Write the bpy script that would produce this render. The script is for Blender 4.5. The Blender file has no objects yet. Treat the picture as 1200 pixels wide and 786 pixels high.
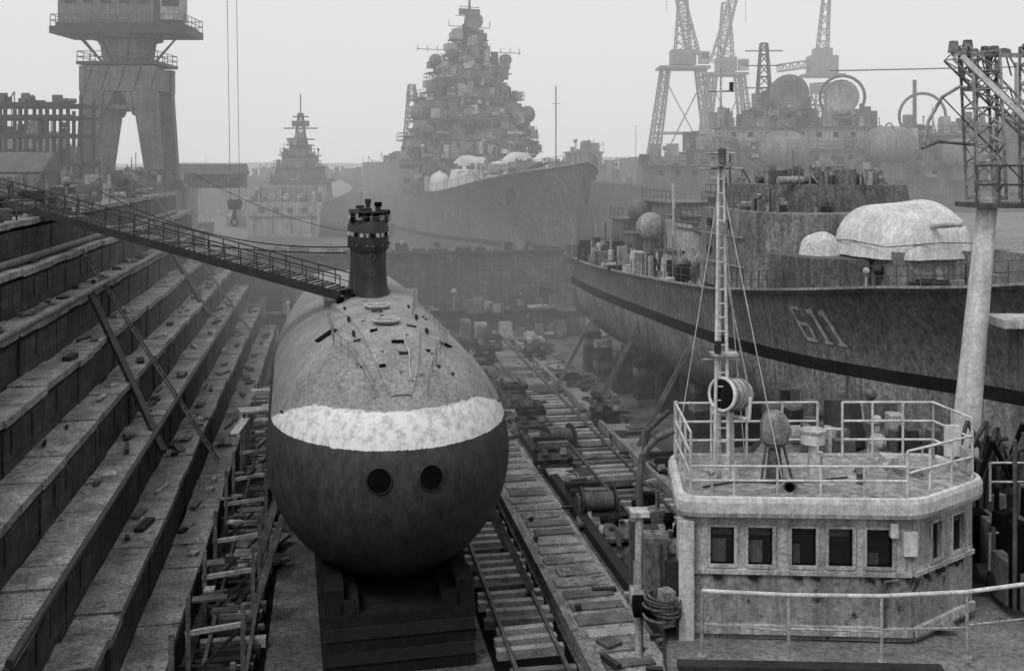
import bpy, math, random
from mathutils import Vector, Matrix
R=random.Random(7)
scene=bpy.context.scene
scene.view_settings.view_transform='Standard'
try: scene.view_settings.look='None'
except Exception: pass
scene.view_settings.exposure=0

# ------------------------------------------------------------ materials
MATS={}
def g(v): return (v,v,v,1)
def mat(name,c1,c2=None,scale=.6,rough=.8,streak=0.0,fine=.35,bump=.25,brick=None,spot=0.0,spotc=.03,spotscale=1.5,spec=.4):
    if c2 is None: c2=c1*.7
    m=bpy.data.materials.new(name); m.use_nodes=True
    nt=m.node_tree; N=nt.nodes; L=nt.links
    b=N['Principled BSDF']; b.inputs['Roughness'].default_value=rough; b.inputs['Specular IOR Level'].default_value=spec
    tc=N.new('ShaderNodeTexCoord')
    n1=N.new('ShaderNodeTexNoise'); n1.inputs['Scale'].default_value=scale; n1.inputs['Detail'].default_value=7; n1.inputs['Roughness'].default_value=.7
    L.new(tc.outputs['Object'],n1.inputs['Vector'])
    r1=N.new('ShaderNodeValToRGB'); r1.color_ramp.elements[0].position=.38; r1.color_ramp.elements[1].position=.62
    r1.color_ramp.elements[0].color=g(c2); r1.color_ramp.elements[1].color=g(c1)
    L.new(n1.outputs['Fac'],r1.inputs['Fac'])
    col=r1.outputs['Color']
    def mix(a,bv,fac,mode='MULTIPLY'):
        x=N.new('ShaderNodeMix'); x.data_type='RGBA'; x.blend_type=mode
        if isinstance(fac,float): x.inputs[0].default_value=fac
        else: L.new(fac,x.inputs[0])
        L.new(a,x.inputs[6])
        if isinstance(bv,tuple): x.inputs[7].default_value=bv
        else: L.new(bv,x.inputs[7])
        return x.outputs[2]
    n2=N.new('ShaderNodeTexNoise'); n2.inputs['Scale'].default_value=max(4.5,scale*11); n2.inputs['Detail'].default_value=5; n2.inputs['Roughness'].default_value=.95
    L.new(tc.outputs['Object'],n2.inputs['Vector'])
    r2=N.new('ShaderNodeValToRGB'); r2.color_ramp.elements[0].position=.41; r2.color_ramp.elements[1].position=.57
    r2.color_ramp.elements[0].color=g(1-fine*1.6 if fine<.6 else .1); r2.color_ramp.elements[1].color=g(1.0)
    L.new(n2.outputs['Fac'],r2.inputs['Fac'])
    col=mix(col,r2.outputs['Color'],1.0)
    if streak>0:
        mp=N.new('ShaderNodeMapping'); mp.inputs['Scale'].default_value=(2.6,2.6,.16)
        L.new(tc.outputs['Object'],mp.inputs['Vector'])
        n3=N.new('ShaderNodeTexNoise'); n3.inputs['Scale'].default_value=1.4; n3.inputs['Detail'].default_value=6; n3.inputs['Roughness'].default_value=.7
        L.new(mp.outputs[0],n3.inputs['Vector'])
        r3=N.new('ShaderNodeValToRGB'); r3.color_ramp.elements[0].position=.42; r3.color_ramp.elements[1].position=.6
        r3.color_ramp.elements[0].color=g(1-streak); r3.color_ramp.elements[1].color=g(1)
        L.new(n3.outputs['Fac'],r3.inputs['Fac'])
        col=mix(col,r3.outputs['Color'],1.0)
    if spot>0:
        n4=N.new('ShaderNodeTexNoise'); n4.inputs['Scale'].default_value=spotscale; n4.inputs['Detail'].default_value=9; n4.inputs['Roughness'].default_value=.75
        mp4=N.new('ShaderNodeMapping'); mp4.inputs['Location'].default_value=(13.1,7.7,3.3)
        L.new(tc.outputs['Object'],mp4.inputs['Vector']); L.new(mp4.outputs[0],n4.inputs['Vector'])
        r4=N.new('ShaderNodeValToRGB'); th=.72-.25*spot
        r4.color_ramp.elements[0].position=th; r4.color_ramp.elements[1].position=th+.04
        r4.color_ramp.elements[0].color=g(0); r4.color_ramp.elements[1].color=g(1)
        L.new(n4.outputs['Fac'],r4.inputs['Fac'])
        col=mix(col,g(spotc),r4.outputs['Color'],'MIX')
    if brick:
        mpb=N.new('ShaderNodeMapping'); mpb.inputs['Rotation'].default_value=brick[2]
        L.new(tc.outputs['Object'],mpb.inputs['Vector'])
        bt=N.new('ShaderNodeTexBrick'); bt.inputs['Color1'].default_value=g(1); bt.inputs['Color2'].default_value=g(.5); bt.inputs['Mortar'].default_value=g(.3)
        bt.inputs['Scale'].default_value=1; bt.inputs['Brick Width'].default_value=brick[0]; bt.inputs['Row Height'].default_value=brick[1]; bt.inputs['Mortar Size'].default_value=.04
        L.new(mpb.outputs[0],bt.inputs['Vector'])
        col=mix(col,bt.outputs['Color'],1.0)
    L.new(col,b.inputs['Base Color'])
    if bump>0:
        bp=N.new('ShaderNodeBump'); bp.inputs['Strength'].default_value=bump; bp.inputs['Distance'].default_value=.08
        L.new(n2.outputs['Fac'],bp.inputs['Height']); L.new(bp.outputs[0],b.inputs['Normal'])
    MATS[name]=m
    return m
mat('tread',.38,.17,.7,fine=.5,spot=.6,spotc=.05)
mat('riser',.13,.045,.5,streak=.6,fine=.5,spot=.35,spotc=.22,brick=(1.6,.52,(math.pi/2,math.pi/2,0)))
mat('floor',.19,.055,.35,fine=.52,spot=.55,spotc=.03,spotscale=.6)
mat('floor_pale',.42,.2,.5,fine=.45,spot=.55,spotc=.06)
mat('brickwall',.22,.1,.3,fine=.5,streak=.45,brick=(1.3,.5,(math.pi/2,0,0)),spot=.5,spotc=.05,spotscale=.5)
mat('quay',.34,.16,.4,fine=.45,spot=.3,spotc=.1)
mat('timber',.22,.09,1.2,fine=.5)
mat('timber_pale',.5,.25,1.2,fine=.45)
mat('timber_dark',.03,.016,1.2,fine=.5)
mat('black',.008,.005,1.5,fine=.3,rough=1,spec=.05)
mat('darksteel',.045,.022,1.0,fine=.45,rough=.6)
mat('steel',.15,.07,1.0,fine=.4,rough=.6,streak=.3)
mat('grey_a',.36,.2,.35,fine=.42,streak=.45,rough=.6,spot=.25,spotc=.09)
mat('grey_b',.22,.11,.35,fine=.42,streak=.45,rough=.6)
mat('grey_c',.5,.3,.5,fine=.38,streak=.4,rough=.6,spot=.2,spotc=.1)
mat('subdeck',.38,.24,.7,fine=.38,rough=.65,spot=.35,spotc=.15)
mat('hullgrey',.24,.155,.25,fine=.38,streak=.42,rough=.65,spot=.28,spotc=.09)
mat('hullbottom',.4,.24,.3,fine=.42,streak=.45,rough=.7,spot=.3,spotc=.1)
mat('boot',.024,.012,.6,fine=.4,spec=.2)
mat('white',.8,.6,.7,fine=.24,streak=.25,rough=.55,bump=.12,spot=.2,spotc=.25,spotscale=4)
mat('white_old',.74,.45,1.3,fine=.38,streak=.4,rough=.55,spot=.36,spotc=.08,spotscale=3)
mat('rustwall',.44,.27,.8,fine=.36,streak=.3,spot=.62,spotc=.028,spotscale=1.25)
mat('canvas',.72,.48,.5,fine=.3,bump=.25)
mat('deckgrey',.32,.18,.8,fine=.42,spot=.4,spotc=.07)
mat('shore',.16,.1,.02,fine=.3)
m=mat('glass',.012,.008,1,fine=.1,rough=.15,bump=0)
m=mat('sea',.08,.05,.08,fine=.3,rough=.5,bump=.8)
# submarine paint: one material with a painted waterline and bow band
m=mat('subhull',.38,.25,.6,fine=.34,rough=.65,spot=.38,spotc=.15,bump=.15,streak=.2)
nt=m.node_tree;N=nt.nodes;L=nt.links;b=N['Principled BSDF']
top=b.inputs['Base Color'].links[0].from_socket
tc=N.new('ShaderNodeTexCoord'); sp=N.new('ShaderNodeSeparateXYZ'); L.new(tc.outputs['Object'],sp.inputs[0])
ns=N.new('ShaderNodeTexNoise'); ns.inputs['Scale'].default_value=2.5; ns.inputs['Detail'].default_value=10; ns.inputs['Roughness'].default_value=.8; L.new(tc.outputs['Object'],ns.inputs['Vector'])
def math_(op,a,bb,clamp=False):
    x=N.new('ShaderNodeMath'); x.operation=op; x.use_clamp=clamp
    for i,q in enumerate((a,bb)):
        if isinstance(q,(int,float)): x.inputs[i].default_value=q
        else: L.new(q,x.inputs[i])
    return x.outputs[0]
def mixc(a,bb,f):
    x=N.new('ShaderNodeMix'); x.data_type='RGBA'
    L.new(f,x.inputs[0])
    for i,q in ((6,a),(7,bb)):
        if isinstance(q,tuple): x.inputs[i].default_value=q
        else: L.new(q,x.inputs[i])
    return x.outputs[2]
jit=math_('MULTIPLY',math_('SUBTRACT',ns.outputs['Fac'],.5),.7)
zz=math_('ADD',sp.outputs['Z'],jit)
below=math_('LESS_THAN',math_('ADD',sp.outputs['Z'],math_('MULTIPLY',jit,.35)),1.42)
lim=math_('ADD',math_('MULTIPLY',math_('DIVIDE',math_('ADD',sp.outputs['Y'],-.4),3.4,True),1.25),1.42)
band=math_('LESS_THAN',zz,lim)
whitev=N.new('ShaderNodeValToRGB'); whitev.color_ramp.elements[0].position=.4; whitev.color_ramp.elements[0].color=g(.4); whitev.color_ramp.elements[1].position=.53; whitev.color_ramp.elements[1].color=g(.72)
L.new(ns.outputs['Fac'],whitev.inputs['Fac'])
darkv=N.new('ShaderNodeValToRGB'); darkv.color_ramp.elements[0].position=.42; darkv.color_ramp.elements[0].color=g(.02); darkv.color_ramp.elements[1].position=.64; darkv.color_ramp.elements[1].color=g(.075)
mp=N.new('ShaderNodeMapping'); mp.inputs['Scale'].default_value=(1,1,.5); L.new(tc.outputs['Object'],mp.inputs['Vector'])
nd=N.new('ShaderNodeTexNoise'); nd.inputs['Scale'].default_value=2.4; nd.inputs['Detail'].default_value=10; nd.inputs['Roughness'].default_value=.9; L.new(mp.outputs[0],nd.inputs['Vector']); L.new(nd.outputs['Fac'],darkv.inputs['Fac'])
c=mixc(top,whitev.outputs['Color'],band); c=mixc(c,darkv.outputs['Color'],below)
L.new(c,b.inputs['Base Color'])

# ------------------------------------------------------------ mesh builder
class MB:
    def __init__(s): s.v=[];s.f=[];s.m=[];s.s=[]
    def add(s,vs,fs,mt,sm=False):
        o=len(s.v); s.v+= [tuple(v) for v in vs]
        for i,f in enumerate(fs):
            s.f.append([o+j for j in f]); s.m.append(mt[i] if isinstance(mt,list) else mt); s.s.append(sm)
    def box(s,c,sz,mt,rz=0,rx=0,ry=0,taper=1.0):
        M=Matrix.Translation(c)@Matrix.Rotation(rz,4,'Z')@Matrix.Rotation(ry,4,'Y')@Matrix.Rotation(rx,4,'X')
        x,y,z=[q/2 for q in sz]; t=taper
        vs=[M@Vector(p) for p in ((-x,-y,-z),(x,-y,-z),(x,y,-z),(-x,y,-z),(-x*t,-y*t,z),(x*t,-y*t,z),(x*t,y*t,z),(-x*t,y*t,z))]
        s.add(vs,[(0,3,2,1),(4,5,6,7),(0,1,5,4),(1,2,6,5),(2,3,7,6),(3,0,4,7)],mt)
    def beam(s,p,q,w,h,mt):
        p=Vector(p);q=Vector(q);d=(q-p)
        if d.length<1e-5:return
        d.normalize(); up=Vector((0,0,1))
        if abs(d.z)>.95: up=Vector((0,1,0))
        a=d.cross(up).normalized()*w/2; b=a.cross(d).normalized()*h/2
        vs=[p-a-b,p+a-b,p+a+b,p-a+b,q-a-b,q+a-b,q+a+b,q-a+b]
        s.add(vs,[(0,1,2,3),(7,6,5,4),(0,4,5,1),(1,5,6,2),(2,6,7,3),(3,7,4,0)],mt)
    def cyl(s,p,q,r,mt,r2=None,n=10,caps=True):
        p=Vector(p);q=Vector(q);d=(q-p)
        if d.length<1e-5:return
        d.normalize(); up=Vector((0,0,1))
        if abs(d.z)>.95: up=Vector((0,1,0))
        a=d.cross(up).normalized(); b=a.cross(d).normalized()
        if r2 is None:r2=r
        vs=[];fs=[]
        for k in range(n):
            t=2*math.pi*k/n; e=a*math.cos(t)+b*math.sin(t)
            vs.append(p+e*r); vs.append(q+e*r2)
        for k in range(n):
            j=(k+1)%n; fs.append((2*k,2*k+1,2*j+1,2*j))
        s.add(vs,fs,mt,True)
        if caps:
            s.add([vs[2*k] for k in range(n)],[tuple(range(n))],mt)
            s.add([vs[2*k+1] for k in range(n)],[tuple(reversed(range(n)))],mt)
    def path(s,pts,r,mt,n=6):
        for a,b in zip(pts[:-1],pts[1:]): s.cyl(a,b,r,mt,n=n,caps=True)
    def ball(s,c,r,mt,sc=(1,1,1),seg=16,rings=10,zmin=-1.0,M=None,p=1.0,lump=0):
        c=Vector(c); vs=[];fs=[]
        t0=math.acos(max(-1,min(1,zmin)))
        sg=lambda v:math.copysign(abs(v)**p,v)
        for i in range(rings+1):
            th=t0*i/rings
            for j in range(seg):
                ph=2*math.pi*j/seg
                k=1+lump*(math.sin(3*ph+2*th)*.5+math.sin(5*th+ph*2+1)*.5)
                q=Vector((k*r*sc[0]*sg(math.sin(th))*sg(math.cos(ph)),k*r*sc[1]*sg(math.sin(th))*sg(math.sin(ph)),r*sc[2]*sg(math.cos(th))))
                if M: q=M@q
                vs.append(c+q)
        for i in range(rings):
            for j in range(seg):
                k=(j+1)%seg
                fs.append((i*seg+j,(i+1)*seg+j,(i+1)*seg+k,i*seg+k))
        s.add(vs,fs,mt,True)
    def tarp(s,c,sz,mt,n=26,seed=0,rz=0):
        # canvas sheet drawn over gear: rounded top with soft swells, folds hanging at the sides
        rr=random.Random(seed); bumps=[(rr.uniform(-.6,.6),rr.uniform(-.6,.6),rr.uniform(.3,.5),rr.uniform(-.6,1)) for _ in range(4)]
        vs=[];fs=[];cz=math.cos(rz);sz_=math.sin(rz); f0=rr.uniform(0,6)
        for i in range(n+1):
            for j in range(n+1):
                u=-1+2*i/n; v=-1+2*j/n
                d=(abs(u)**3.2+abs(v)**3.2)**(1/3.2); d=min(1,d)
                prof=max(0,1-d**3.6)**.5
                h=.82+sum(k*math.exp(-((u-a)**2+(v-b)**2)/w**2)*.16 for a,b,w,k in bumps)
                ang=math.atan2(v,u); fold=1+.025*math.sin(ang*11+f0)*d**4
                ru=u; rv=v
                m_=max(abs(u),abs(v),1e-6); dd=(abs(u)**3.2+abs(v)**3.2)**(1/3.2); k=m_/max(dd,1e-6)
                x=ru*k*sz[0]/2*fold; y=rv*k*sz[1]/2*fold
                d2=m_; prof=max(0,1-d2**3.6)**.5
                vs.append((c[0]+x*cz-y*sz_,c[1]+x*sz_+y*cz,c[2]+sz[2]*h*prof))
        for i in range(n):
            for j in range(n): fs.append((i*(n+1)+j,(i+1)*(n+1)+j,(i+1)*(n+1)+j+1,i*(n+1)+j+1))
        s.add(vs,fs,mt,True)
    def ring(s,c,R_,r,ax,mt,n=20,m=6):
        c=Vector(c); d=Vector(ax).normalized(); up=Vector((0,0,1))
        if abs(d.z)>.95: up=Vector((0,1,0))
        a=d.cross(up).normalized(); b=a.cross(d).normalized()
        vs=[];fs=[]
        for i in range(n):
            t=2*math.pi*i/n; e=a*math.cos(t)+b*math.sin(t)
            for j in range(m):
                u=2*math.pi*j/m
                vs.append(c+e*(R_+r*math.cos(u))+d*r*math.sin(u))
        for i in range(n):
            for j in range(m):
                i2=(i+1)%n;j2=(j+1)%m
                fs.append((i*m+j,i2*m+j,i2*m+j2,i*m+j2))
        s.add(vs,fs,mt,True)
    def prism(s,poly,z0,z1,mt,mtop=None,inset=0):
        n=len(poly); cx=sum(p[0] for p in poly)/n; cy=sum(p[1] for p in poly)/n
        vs=[(p[0],p[1],z0) for p in poly]+[(cx+(p[0]-cx)*(1-inset),cy+(p[1]-cy)*(1-inset),z1) for p in poly]
        fs=[tuple(reversed(range(n))),tuple(range(n,2*n))]+[(i,(i+1)%n,n+(i+1)%n,n+i) for i in range(n)]
        s.add(vs,fs,[mt,mtop or mt]+[mt]*n)
    def dish(s,c,r,d,mt,depth=.3,seg=20):
        c=Vector(c);d=Vector(d).normalized();up=Vector((0,0,1))
        a=d.cross(up).normalized(); b=a.cross(d).normalized()
        vs=[];fs=[]
        rr=[.02,.35,.7,1]
        for side in (0,1):
            for q in rr:
                for k in range(seg):
                    t=2*math.pi*k/seg
                    vs.append(c+(a*math.cos(t)+b*math.sin(t))*r*q+d*(depth*q*q*r-side*.12))
        for side in (0,1):
            o=side*4*seg
            for i in range(3):
                for k in range(seg):
                    j=(k+1)%seg
                    fs.append((o+i*seg+k,o+i*seg+j,o+(i+1)*seg+j,o+(i+1)*seg+k))
        for k in range(seg):
            j=(k+1)%seg; fs.append((3*seg+k,3*seg+j,7*seg+j,7*seg+k))
        s.add(vs,fs,mt,True)
    def lattice(s,p,q,w,mt,n=8,t=.12,w2=None,h=None):
        p=Vector(p);q=Vector(q);d=(q-p).normalized();up=Vector((0,0,1))
        if abs(d.z)>.8: up=Vector((0,1,0))
        a=d.cross(up).normalized(); b=a.cross(d).normalized()
        if w2 is None:w2=w
        C=[]
        for i in range(n+1):
            k=i/n; c=p.lerp(q,k); ww=(w+(w2-w)*k)/2
            hh=ww if h is None else h/2
            C.append([c+a*ww+b*hh,c-a*ww+b*hh,c-a*ww-b*hh,c+a*ww-b*hh])
        for e in range(4): s.beam(C[0][e],C[n][e],t*1.3,t*1.3,mt)
        for i in range(n+1):
            for e in range(4):
                if i<n: s.beam(C[i][e],C[i+1][(e+1)%4] ,t*.8,t*.8,mt)
                s.beam(C[i][e],C[i][(e+1)%4],t*.8,t*.8,mt)
    def rail(s,pts,h,mt,r=.03,sp=1.5,bars=2,closed=False):
        P=[Vector(p) for p in pts]
        if closed:P.append(P[0])
        for a,b in zip(P[:-1],P[1:]):
            n=max(1,int(round((b-a).length/sp)))
            for i in range(n+1):
                c=a.lerp(b,i/n); s.cyl(c,c+Vector((0,0,h)),r,mt,n=5)
            for k in range(bars):
                z=Vector((0,0,h*(k+1)/bars)); s.cyl(a+z,b+z,r,mt,n=5)
    def obj(s,name,parent=None,loc=(0,0,0),rz=0,bevel=0):
        me=bpy.data.meshes.new(name); me.from_pydata(s.v,[],s.f)
        keys=sorted(set(s.m)); idx={k:i for i,k in enumerate(keys)}
        for k in keys: me.materials.append(MATS[k])
        for p,mt,sm in zip(me.polygons,s.m,s.s): p.material_index=idx[mt]; p.use_smooth=sm
        me.update()
        o=bpy.data.objects.new(name,me); scene.collection.objects.link(o)
        o.location=loc; o.rotation_euler=(0,0,rz)
        if parent: o.parent=parent
        if bevel:
            bm=o.modifiers.new('bevel','BEVEL'); bm.width=bevel; bm.segments=2; bm.limit_method='ANGLE'
        return o
def empty(name,loc=(0,0,0),rz=0):
    o=bpy.data.objects.new(name,None); scene.collection.objects.link(o); o.location=loc; o.rotation_euler=(0,0,rz); return o
def dirang(dx,dy): return math.atan2(-dx,dy)
def cat(st,n):
    out=[];m=len(st)
    for i in range(m-1):
        p0=st[max(0,i-1)];p1=st[i];p2=st[i+1];p3=st[min(m-1,i+2)]
        for k in range(n):
            t=k/n
            out.append([0.5*((2*b)+(-a+c)*t+(2*a-5*b+4*c-d)*t*t+(-a+3*b-3*c+d)*t**3) for a,b,c,d in zip(p0,p1,p2,p3)])
    out.append(list(st[-1])); return out
def hull(mb,st,zw,bw_,mats,n=5,deck='deckgrey'):
    S=cat(st,n); rows=[]
    for (y,bd,bw,zd,zk,sh) in S:
        h=zw-zk; bd=max(bd,.05);bw=max(bw,.04)
        pts=[(.05*bw,zk,0),(.5*bw,zk+.04*h,0),(.8*bw,zk+.18*h,0),(.95*bw,zk+.5*h,0),(bw,zw-bw_,0),(bw+(bd-bw)*.03,zw,.03)]
        for t in (.2,.45,.7,.88,1): pts.append((bw+(bd-bw)*(t**1.5),zw+(zd-zw)*t,t))
        rows.append([(x,y+sh*t,z) for x,z,t in pts])
    k=len(rows[0]); ml=[mats[0]]*4+[mats[1]]+[mats[2]]*(k-6)
    for side in (1,-1):
        vs=[(x*side,y,z) for r in rows for x,y,z in r]; fs=[];mm=[]
        for i in range(len(rows)-1):
            for j in range(k-1):
                q=(i*k+j,(i+1)*k+j,(i+1)*k+j+1,i*k+j+1)
                fs.append(q if side==1 else tuple(reversed(q))); mm.append(ml[j])
        mb.add(vs,fs,mm,True)
    for i in range(len(rows)-1):
        a=rows[i][-1];b=rows[i+1][-1]
        d=.25
        mb.add([(a[0],a[1],a[2]-d),(b[0],b[1],b[2]-d),(-b[0],b[1],b[2]-d),(-a[0],a[1],a[2]-d)],[(0,1,2,3)],deck)
    for r,o in ((rows[0],1),(rows[-1],-1)):
        vs=[p for p in r]+[(-p[0],p[1],p[2]) for p in reversed(r)]
        mb.add(vs,[tuple(range(len(vs)))],mats[2])
    return rows
def hullx(rows,y,z):
    for a,b in zip(rows[:-1],rows[1:]):
        pa=pb=None
        for r in (a,b):
            for p,q in zip(r[:-1],r[1:]):
                if p[2]<=z<=q[2]+1e-6:
                    t=(z-p[2])/max(1e-6,q[2]-p[2]); v=(p[0]+(q[0]-p[0])*t,p[1]+(q[1]-p[1])*t)
                    if r is a: pa=v
                    else: pb=v
                    break
        if pa and pb and min(pa[1],pb[1])<=y<=max(pa[1],pb[1]):
            t=(y-pa[1])/(pb[1]-pa[1]+1e-9); return pa[0]+(pb[0]-pa[0])*t
    return 0
def gear(mb,x0,x1,y0,y1,z,n,mts,smin=.3,smax=1.2,hmax=1.6):
    for _ in range(n):
        x=R.uniform(x0,x1);y=R.uniform(y0,y1);k=R.random();a=R.uniform(smin,smax);h=R.uniform(.3,hmax);mt=R.choice(mts)
        if k<.45: mb.box((x,y,z+h/2),(a,R.uniform(smin,smax),h),mt,rz=R.choice([0,0,.4]),taper=R.choice([1,1,.8]))
        elif k<.62: mb.cyl((x,y,z),(x,y,z+h),min(.5,a*.3),mt,n=8)
        elif k<.76: mb.cyl((x-a,y,z+.3),(x+a,y,z+.3),.24,mt,n=8)
        elif k<.84:
            mb.cyl((x,y,z),(x,y,z+h),.08,mt,n=6); mb.ball((x,y,z+h),min(.35,a*.35),mt,seg=10,rings=6)
        elif k<.92:
            mb.beam((x,y,z),(x+a,y,z+h*1.3),.1,.1,mt); mb.beam((x+a,y,z+h*1.3),(x+a,y,z),.08,.08,mt)
        else:
            mb.cyl((x,y,z),(x,y,z+h*1.8),.05,mt,n=5)

# ------------------------------------------------------------ dock frame
DA=math.atan(.18)
def dk(u,w,z=0): return (u*math.cos(DA)-w*math.sin(DA),u*math.sin(DA)+w*math.cos(DA),z)

mb=MB(); mb.box((22,55,-.5),(160,130,1),'floor'); mb.obj('dock_floor',rz=DA)
mb=MB()
mb.add([(-4000,112.8,8.5),(4000,112.8,8.5),(4000,6000,8.5),(-4000,6000,8.5)],[(0,1,2,3)],'sea'); mb.obj('sea',rz=DA)
# stepped left wall
mb=MB()
NS=8
for k in range(1,NS+1):
    u=-5.4-1.45*(k-1); z=2.0*k; w=-10
    while w<112:
        Lb=R.uniform(1.8,3.4); w2=min(112,w+Lb); o=R.uniform(-.09,.06); dz=R.uniform(-.07,.04)
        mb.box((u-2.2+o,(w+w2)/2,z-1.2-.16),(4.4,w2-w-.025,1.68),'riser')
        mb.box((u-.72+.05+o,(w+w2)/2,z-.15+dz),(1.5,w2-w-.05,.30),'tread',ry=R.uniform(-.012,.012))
        if R.random()<.5: mb.box((u+.0+o,R.uniform(w,w2),z-1.0),(.12,R.uniform(.3,1.2),.9),R.choice(['riser','darksteel']))
        w=w2
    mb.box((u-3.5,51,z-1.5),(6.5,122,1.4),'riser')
mb.obj('stepped_dock_wall',rz=DA)
mb=MB(); mb.box((-215.8,40,7.95),(398,200,16.0),'quay'); mb.obj('quay',rz=DA)
mb=MB(); mb.box((90,43,6.5),(90,134,13),'quay'); mb.obj('quay',rz=DA)
mb=MB(); mb.box((0,-42,8),(300,94,16),'quay'); mb.obj('quay')
mb=MB()
mb.box((14.5,112.4,4.5),(62,.9,9.0),'brickwall'); mb.box((14.5,112.3,9.1),(62,1.6,.25),'riser')
for i in range(5): mb.box((-12+i*12.6,111.8,4.5),(.7,.4,8.8),'brickwall')
mb.box((14.5,111.2,1.3),(62,1.6,2.6),'brickwall'); mb.box((14.5,111.1,2.7),(62,1.9,.22),'riser')
gear(mb,-14,42,109,112,2.8,140,['timber','darksteel','grey_b','timber_pale'],.3,1.8,2.8)
gear(mb,-14,42,107,111,.2,120,['timber','darksteel','grey_b','timber_pale'],.3,1.8,2.0)
gear(mb,-14,42,112.0,112.8,9.2,90,['timber','darksteel','grey_b','grey_a'],.3,1.4,1.0)
mb.obj('dock_end_wall',rz=DA)

def track(u,w0,w1,wd,sp,name,ms=('timber_pale','timber','timber_dark')):
    mb=MB(); w=w0
    mb.box((u,(w0+w1)/2,.03),(wd+.5,w1-w0,.06),'black')
    while w<w1:
        if R.random()>.05: mb.box((u+R.uniform(-.1,.1),w,.27),(wd+R.uniform(-.3,.3),.34,.36),R.choice(ms),rz=R.uniform(-.04,.04))
        w+=sp
    for s in (-1,1): mb.box((u+s*wd*.36,(w0+w1)/2,.52),(.14,w1-w0,.16),'steel')
    mb.obj(name,rz=DA)
track(7.7,30,106,2.6,.85,'sleeper_track',('timber_pale','timber_pale','timber'))
track(16.8,36,106,3.4,.95,'sleeper_track',('timber_pale','timber_pale','timber'))
track(-3.7,26,100,2.2,.8,'sleeper_track',('timber','timber_pale','timber_dark'))
mb=MB(); mb.box((11.2,70,.11),(2.8,86,.22),'floor_pale'); mb.box((9.6,70,.3),(.3,86,.5),'tread'); mb.box((13.2,70,.25),(.5,86,.5),'timber_dark')
mb.box((20.5,70,.1),(1.8,86,.2),'floor_pale'); mb.box((19.2,70,.3),(.25,86,.5),'tread')
w=32
while w<108:
    mb.box((11.2+R.uniform(-.12,.12),w,.26),(R.uniform(1.9,2.4),R.uniform(.6,1.0),.08),R.choice(['timber_pale','floor_pale','floor','timber','tread']),rz=R.uniform(-.06,.06)); w+=1.25
mb.obj('dock_walkway',rz=DA)
mb=MB()
for _ in range(480):
    w=R.uniform(32,108); u=R.choice([R.uniform(13.3,15),R.uniform(13.3,15.2),R.uniform(-5,-2.3),R.uniform(18.6,22),R.uniform(9,22)])
    Ln=R.uniform(.5,2.2); mb.box((u,w,.3+R.uniform(0,.2)),(Ln if R.random()<.6 else .22,.22 if R.random()<.7 else Ln,R.uniform(.1,.22)),R.choice(['timber','timber','timber_pale','timber_dark','steel','darksteel','darksteel']),rz=R.uniform(-.5,.5),rx=R.uniform(-.05,.05))
mb.obj('timber_debris',rz=DA)
mb=MB()
for u,w in [(13.9,70),(14.2,78),(13.6,62),(12.6,88),(14.4,94),(20.4,60),(19.8,72),(20,84),(14,55),(13.8,101),(9.9,98),(19.5,96),(16,100),(10,104)]:
    h=R.randint(3,6)
    for i in range(h):
        for j in (-.6,.6):
            if i%2: mb.box((u+j,w,.25+i*.36),(.38,1.9,.34),R.choice(['timber','timber_pale','timber_dark']))
            else: mb.box((u,w+j,.25+i*.36),(1.9,.38,.34),R.choice(['timber','timber_dark']))
mb.obj('timber_cribbing',rz=DA)
for u,w in [(14.2,53),(15,66),(14.2,80)]:
    mb=MB(); mb.box((0,0,.2),(2.4,1.6,.4),'darksteel'); mb.cyl((-.8,0,.9),(.8,0,.9),.5,'steel',n=14); 
    for s in (-1,1): mb.cyl((s*.85,0,.9),(s*.95,0,.9),.8,'darksteel',n=16); mb.box((s*1.05,0,.7),(.15,1.0,1.1),'grey_b')
    mb.box((0,.9,.8),(1.2,.5,1.0),'grey_b'); mb.obj('dock_winch',loc=dk(u,w),rz=DA+R.uniform(-.3,.3))

# ------------------------------------------------------------ submarine
SD=Vector((.22,-1)).normalized()
sub=empty('submarine',(-5.2,43,7.2),dirang(SD.x,SD.y))
def sr(y):
    if y>=0: return 5*math.sqrt(max(0,1-(y/6.5)**2))
    if y>-12: return 5
    t=min(1,(-12-y)/46); return 5*(1-t**1.7)*.93+.35
mb=MB(); seg=72; ys=[6.5*math.sin(math.pi/2*(1-i/26)) for i in range(27)]+[-i*1.5 for i in range(1,38)]
ys[0]=6.4995
vs=[];fs=[]
for y in ys:
    r=sr(y)
    for j in range(seg):
        a=2*math.pi*j/seg; vs.append((r*math.cos(a),y,r*math.sin(a)))
for i in range(len(ys)-1):
    for j in range(seg):
        k=(j+1)%seg; fs.append((i*seg+j,i*seg+k,(i+1)*seg+k,(i+1)*seg+j))
fs.append(tuple(range(seg-1,-1,-1))); fs.append(tuple(range((len(ys)-1)*seg,len(ys)*seg)))
mb.add(vs,fs,'subhull',True); mb.obj('pressure_hull',sub)
mb=MB(); vs=[];fs=[]
def cw(y): 
    if y>-3: return max(.3,1.35*math.sqrt(max(0,1-((y+3)/8.4)**2)))
    return min(2.2,1.35+(-3-y)*.13)
cy=[5.1-i*.3 for i in range(130)]
for y in cy:
    w=cw(y); r=sr(y)
    zt=r+.09; zs=math.sqrt(max(.01,r*r-min(w,r*.9)**2))
    vs+=[(-w-.08,y,zs-.1),(-w,y,max(zs+.07,zt-.24)),(-w*.5,y,zt-.02),(w*.5,y,zt-.02),(w,y,max(zs+.07,zt-.24)),(w+.08,y,zs-.1)]
for i in range(len(cy)-1):
    for j in range(5): fs.append((i*6+j,(i+1)*6+j,(i+1)*6+j+1,i*6+j+1))
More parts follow.
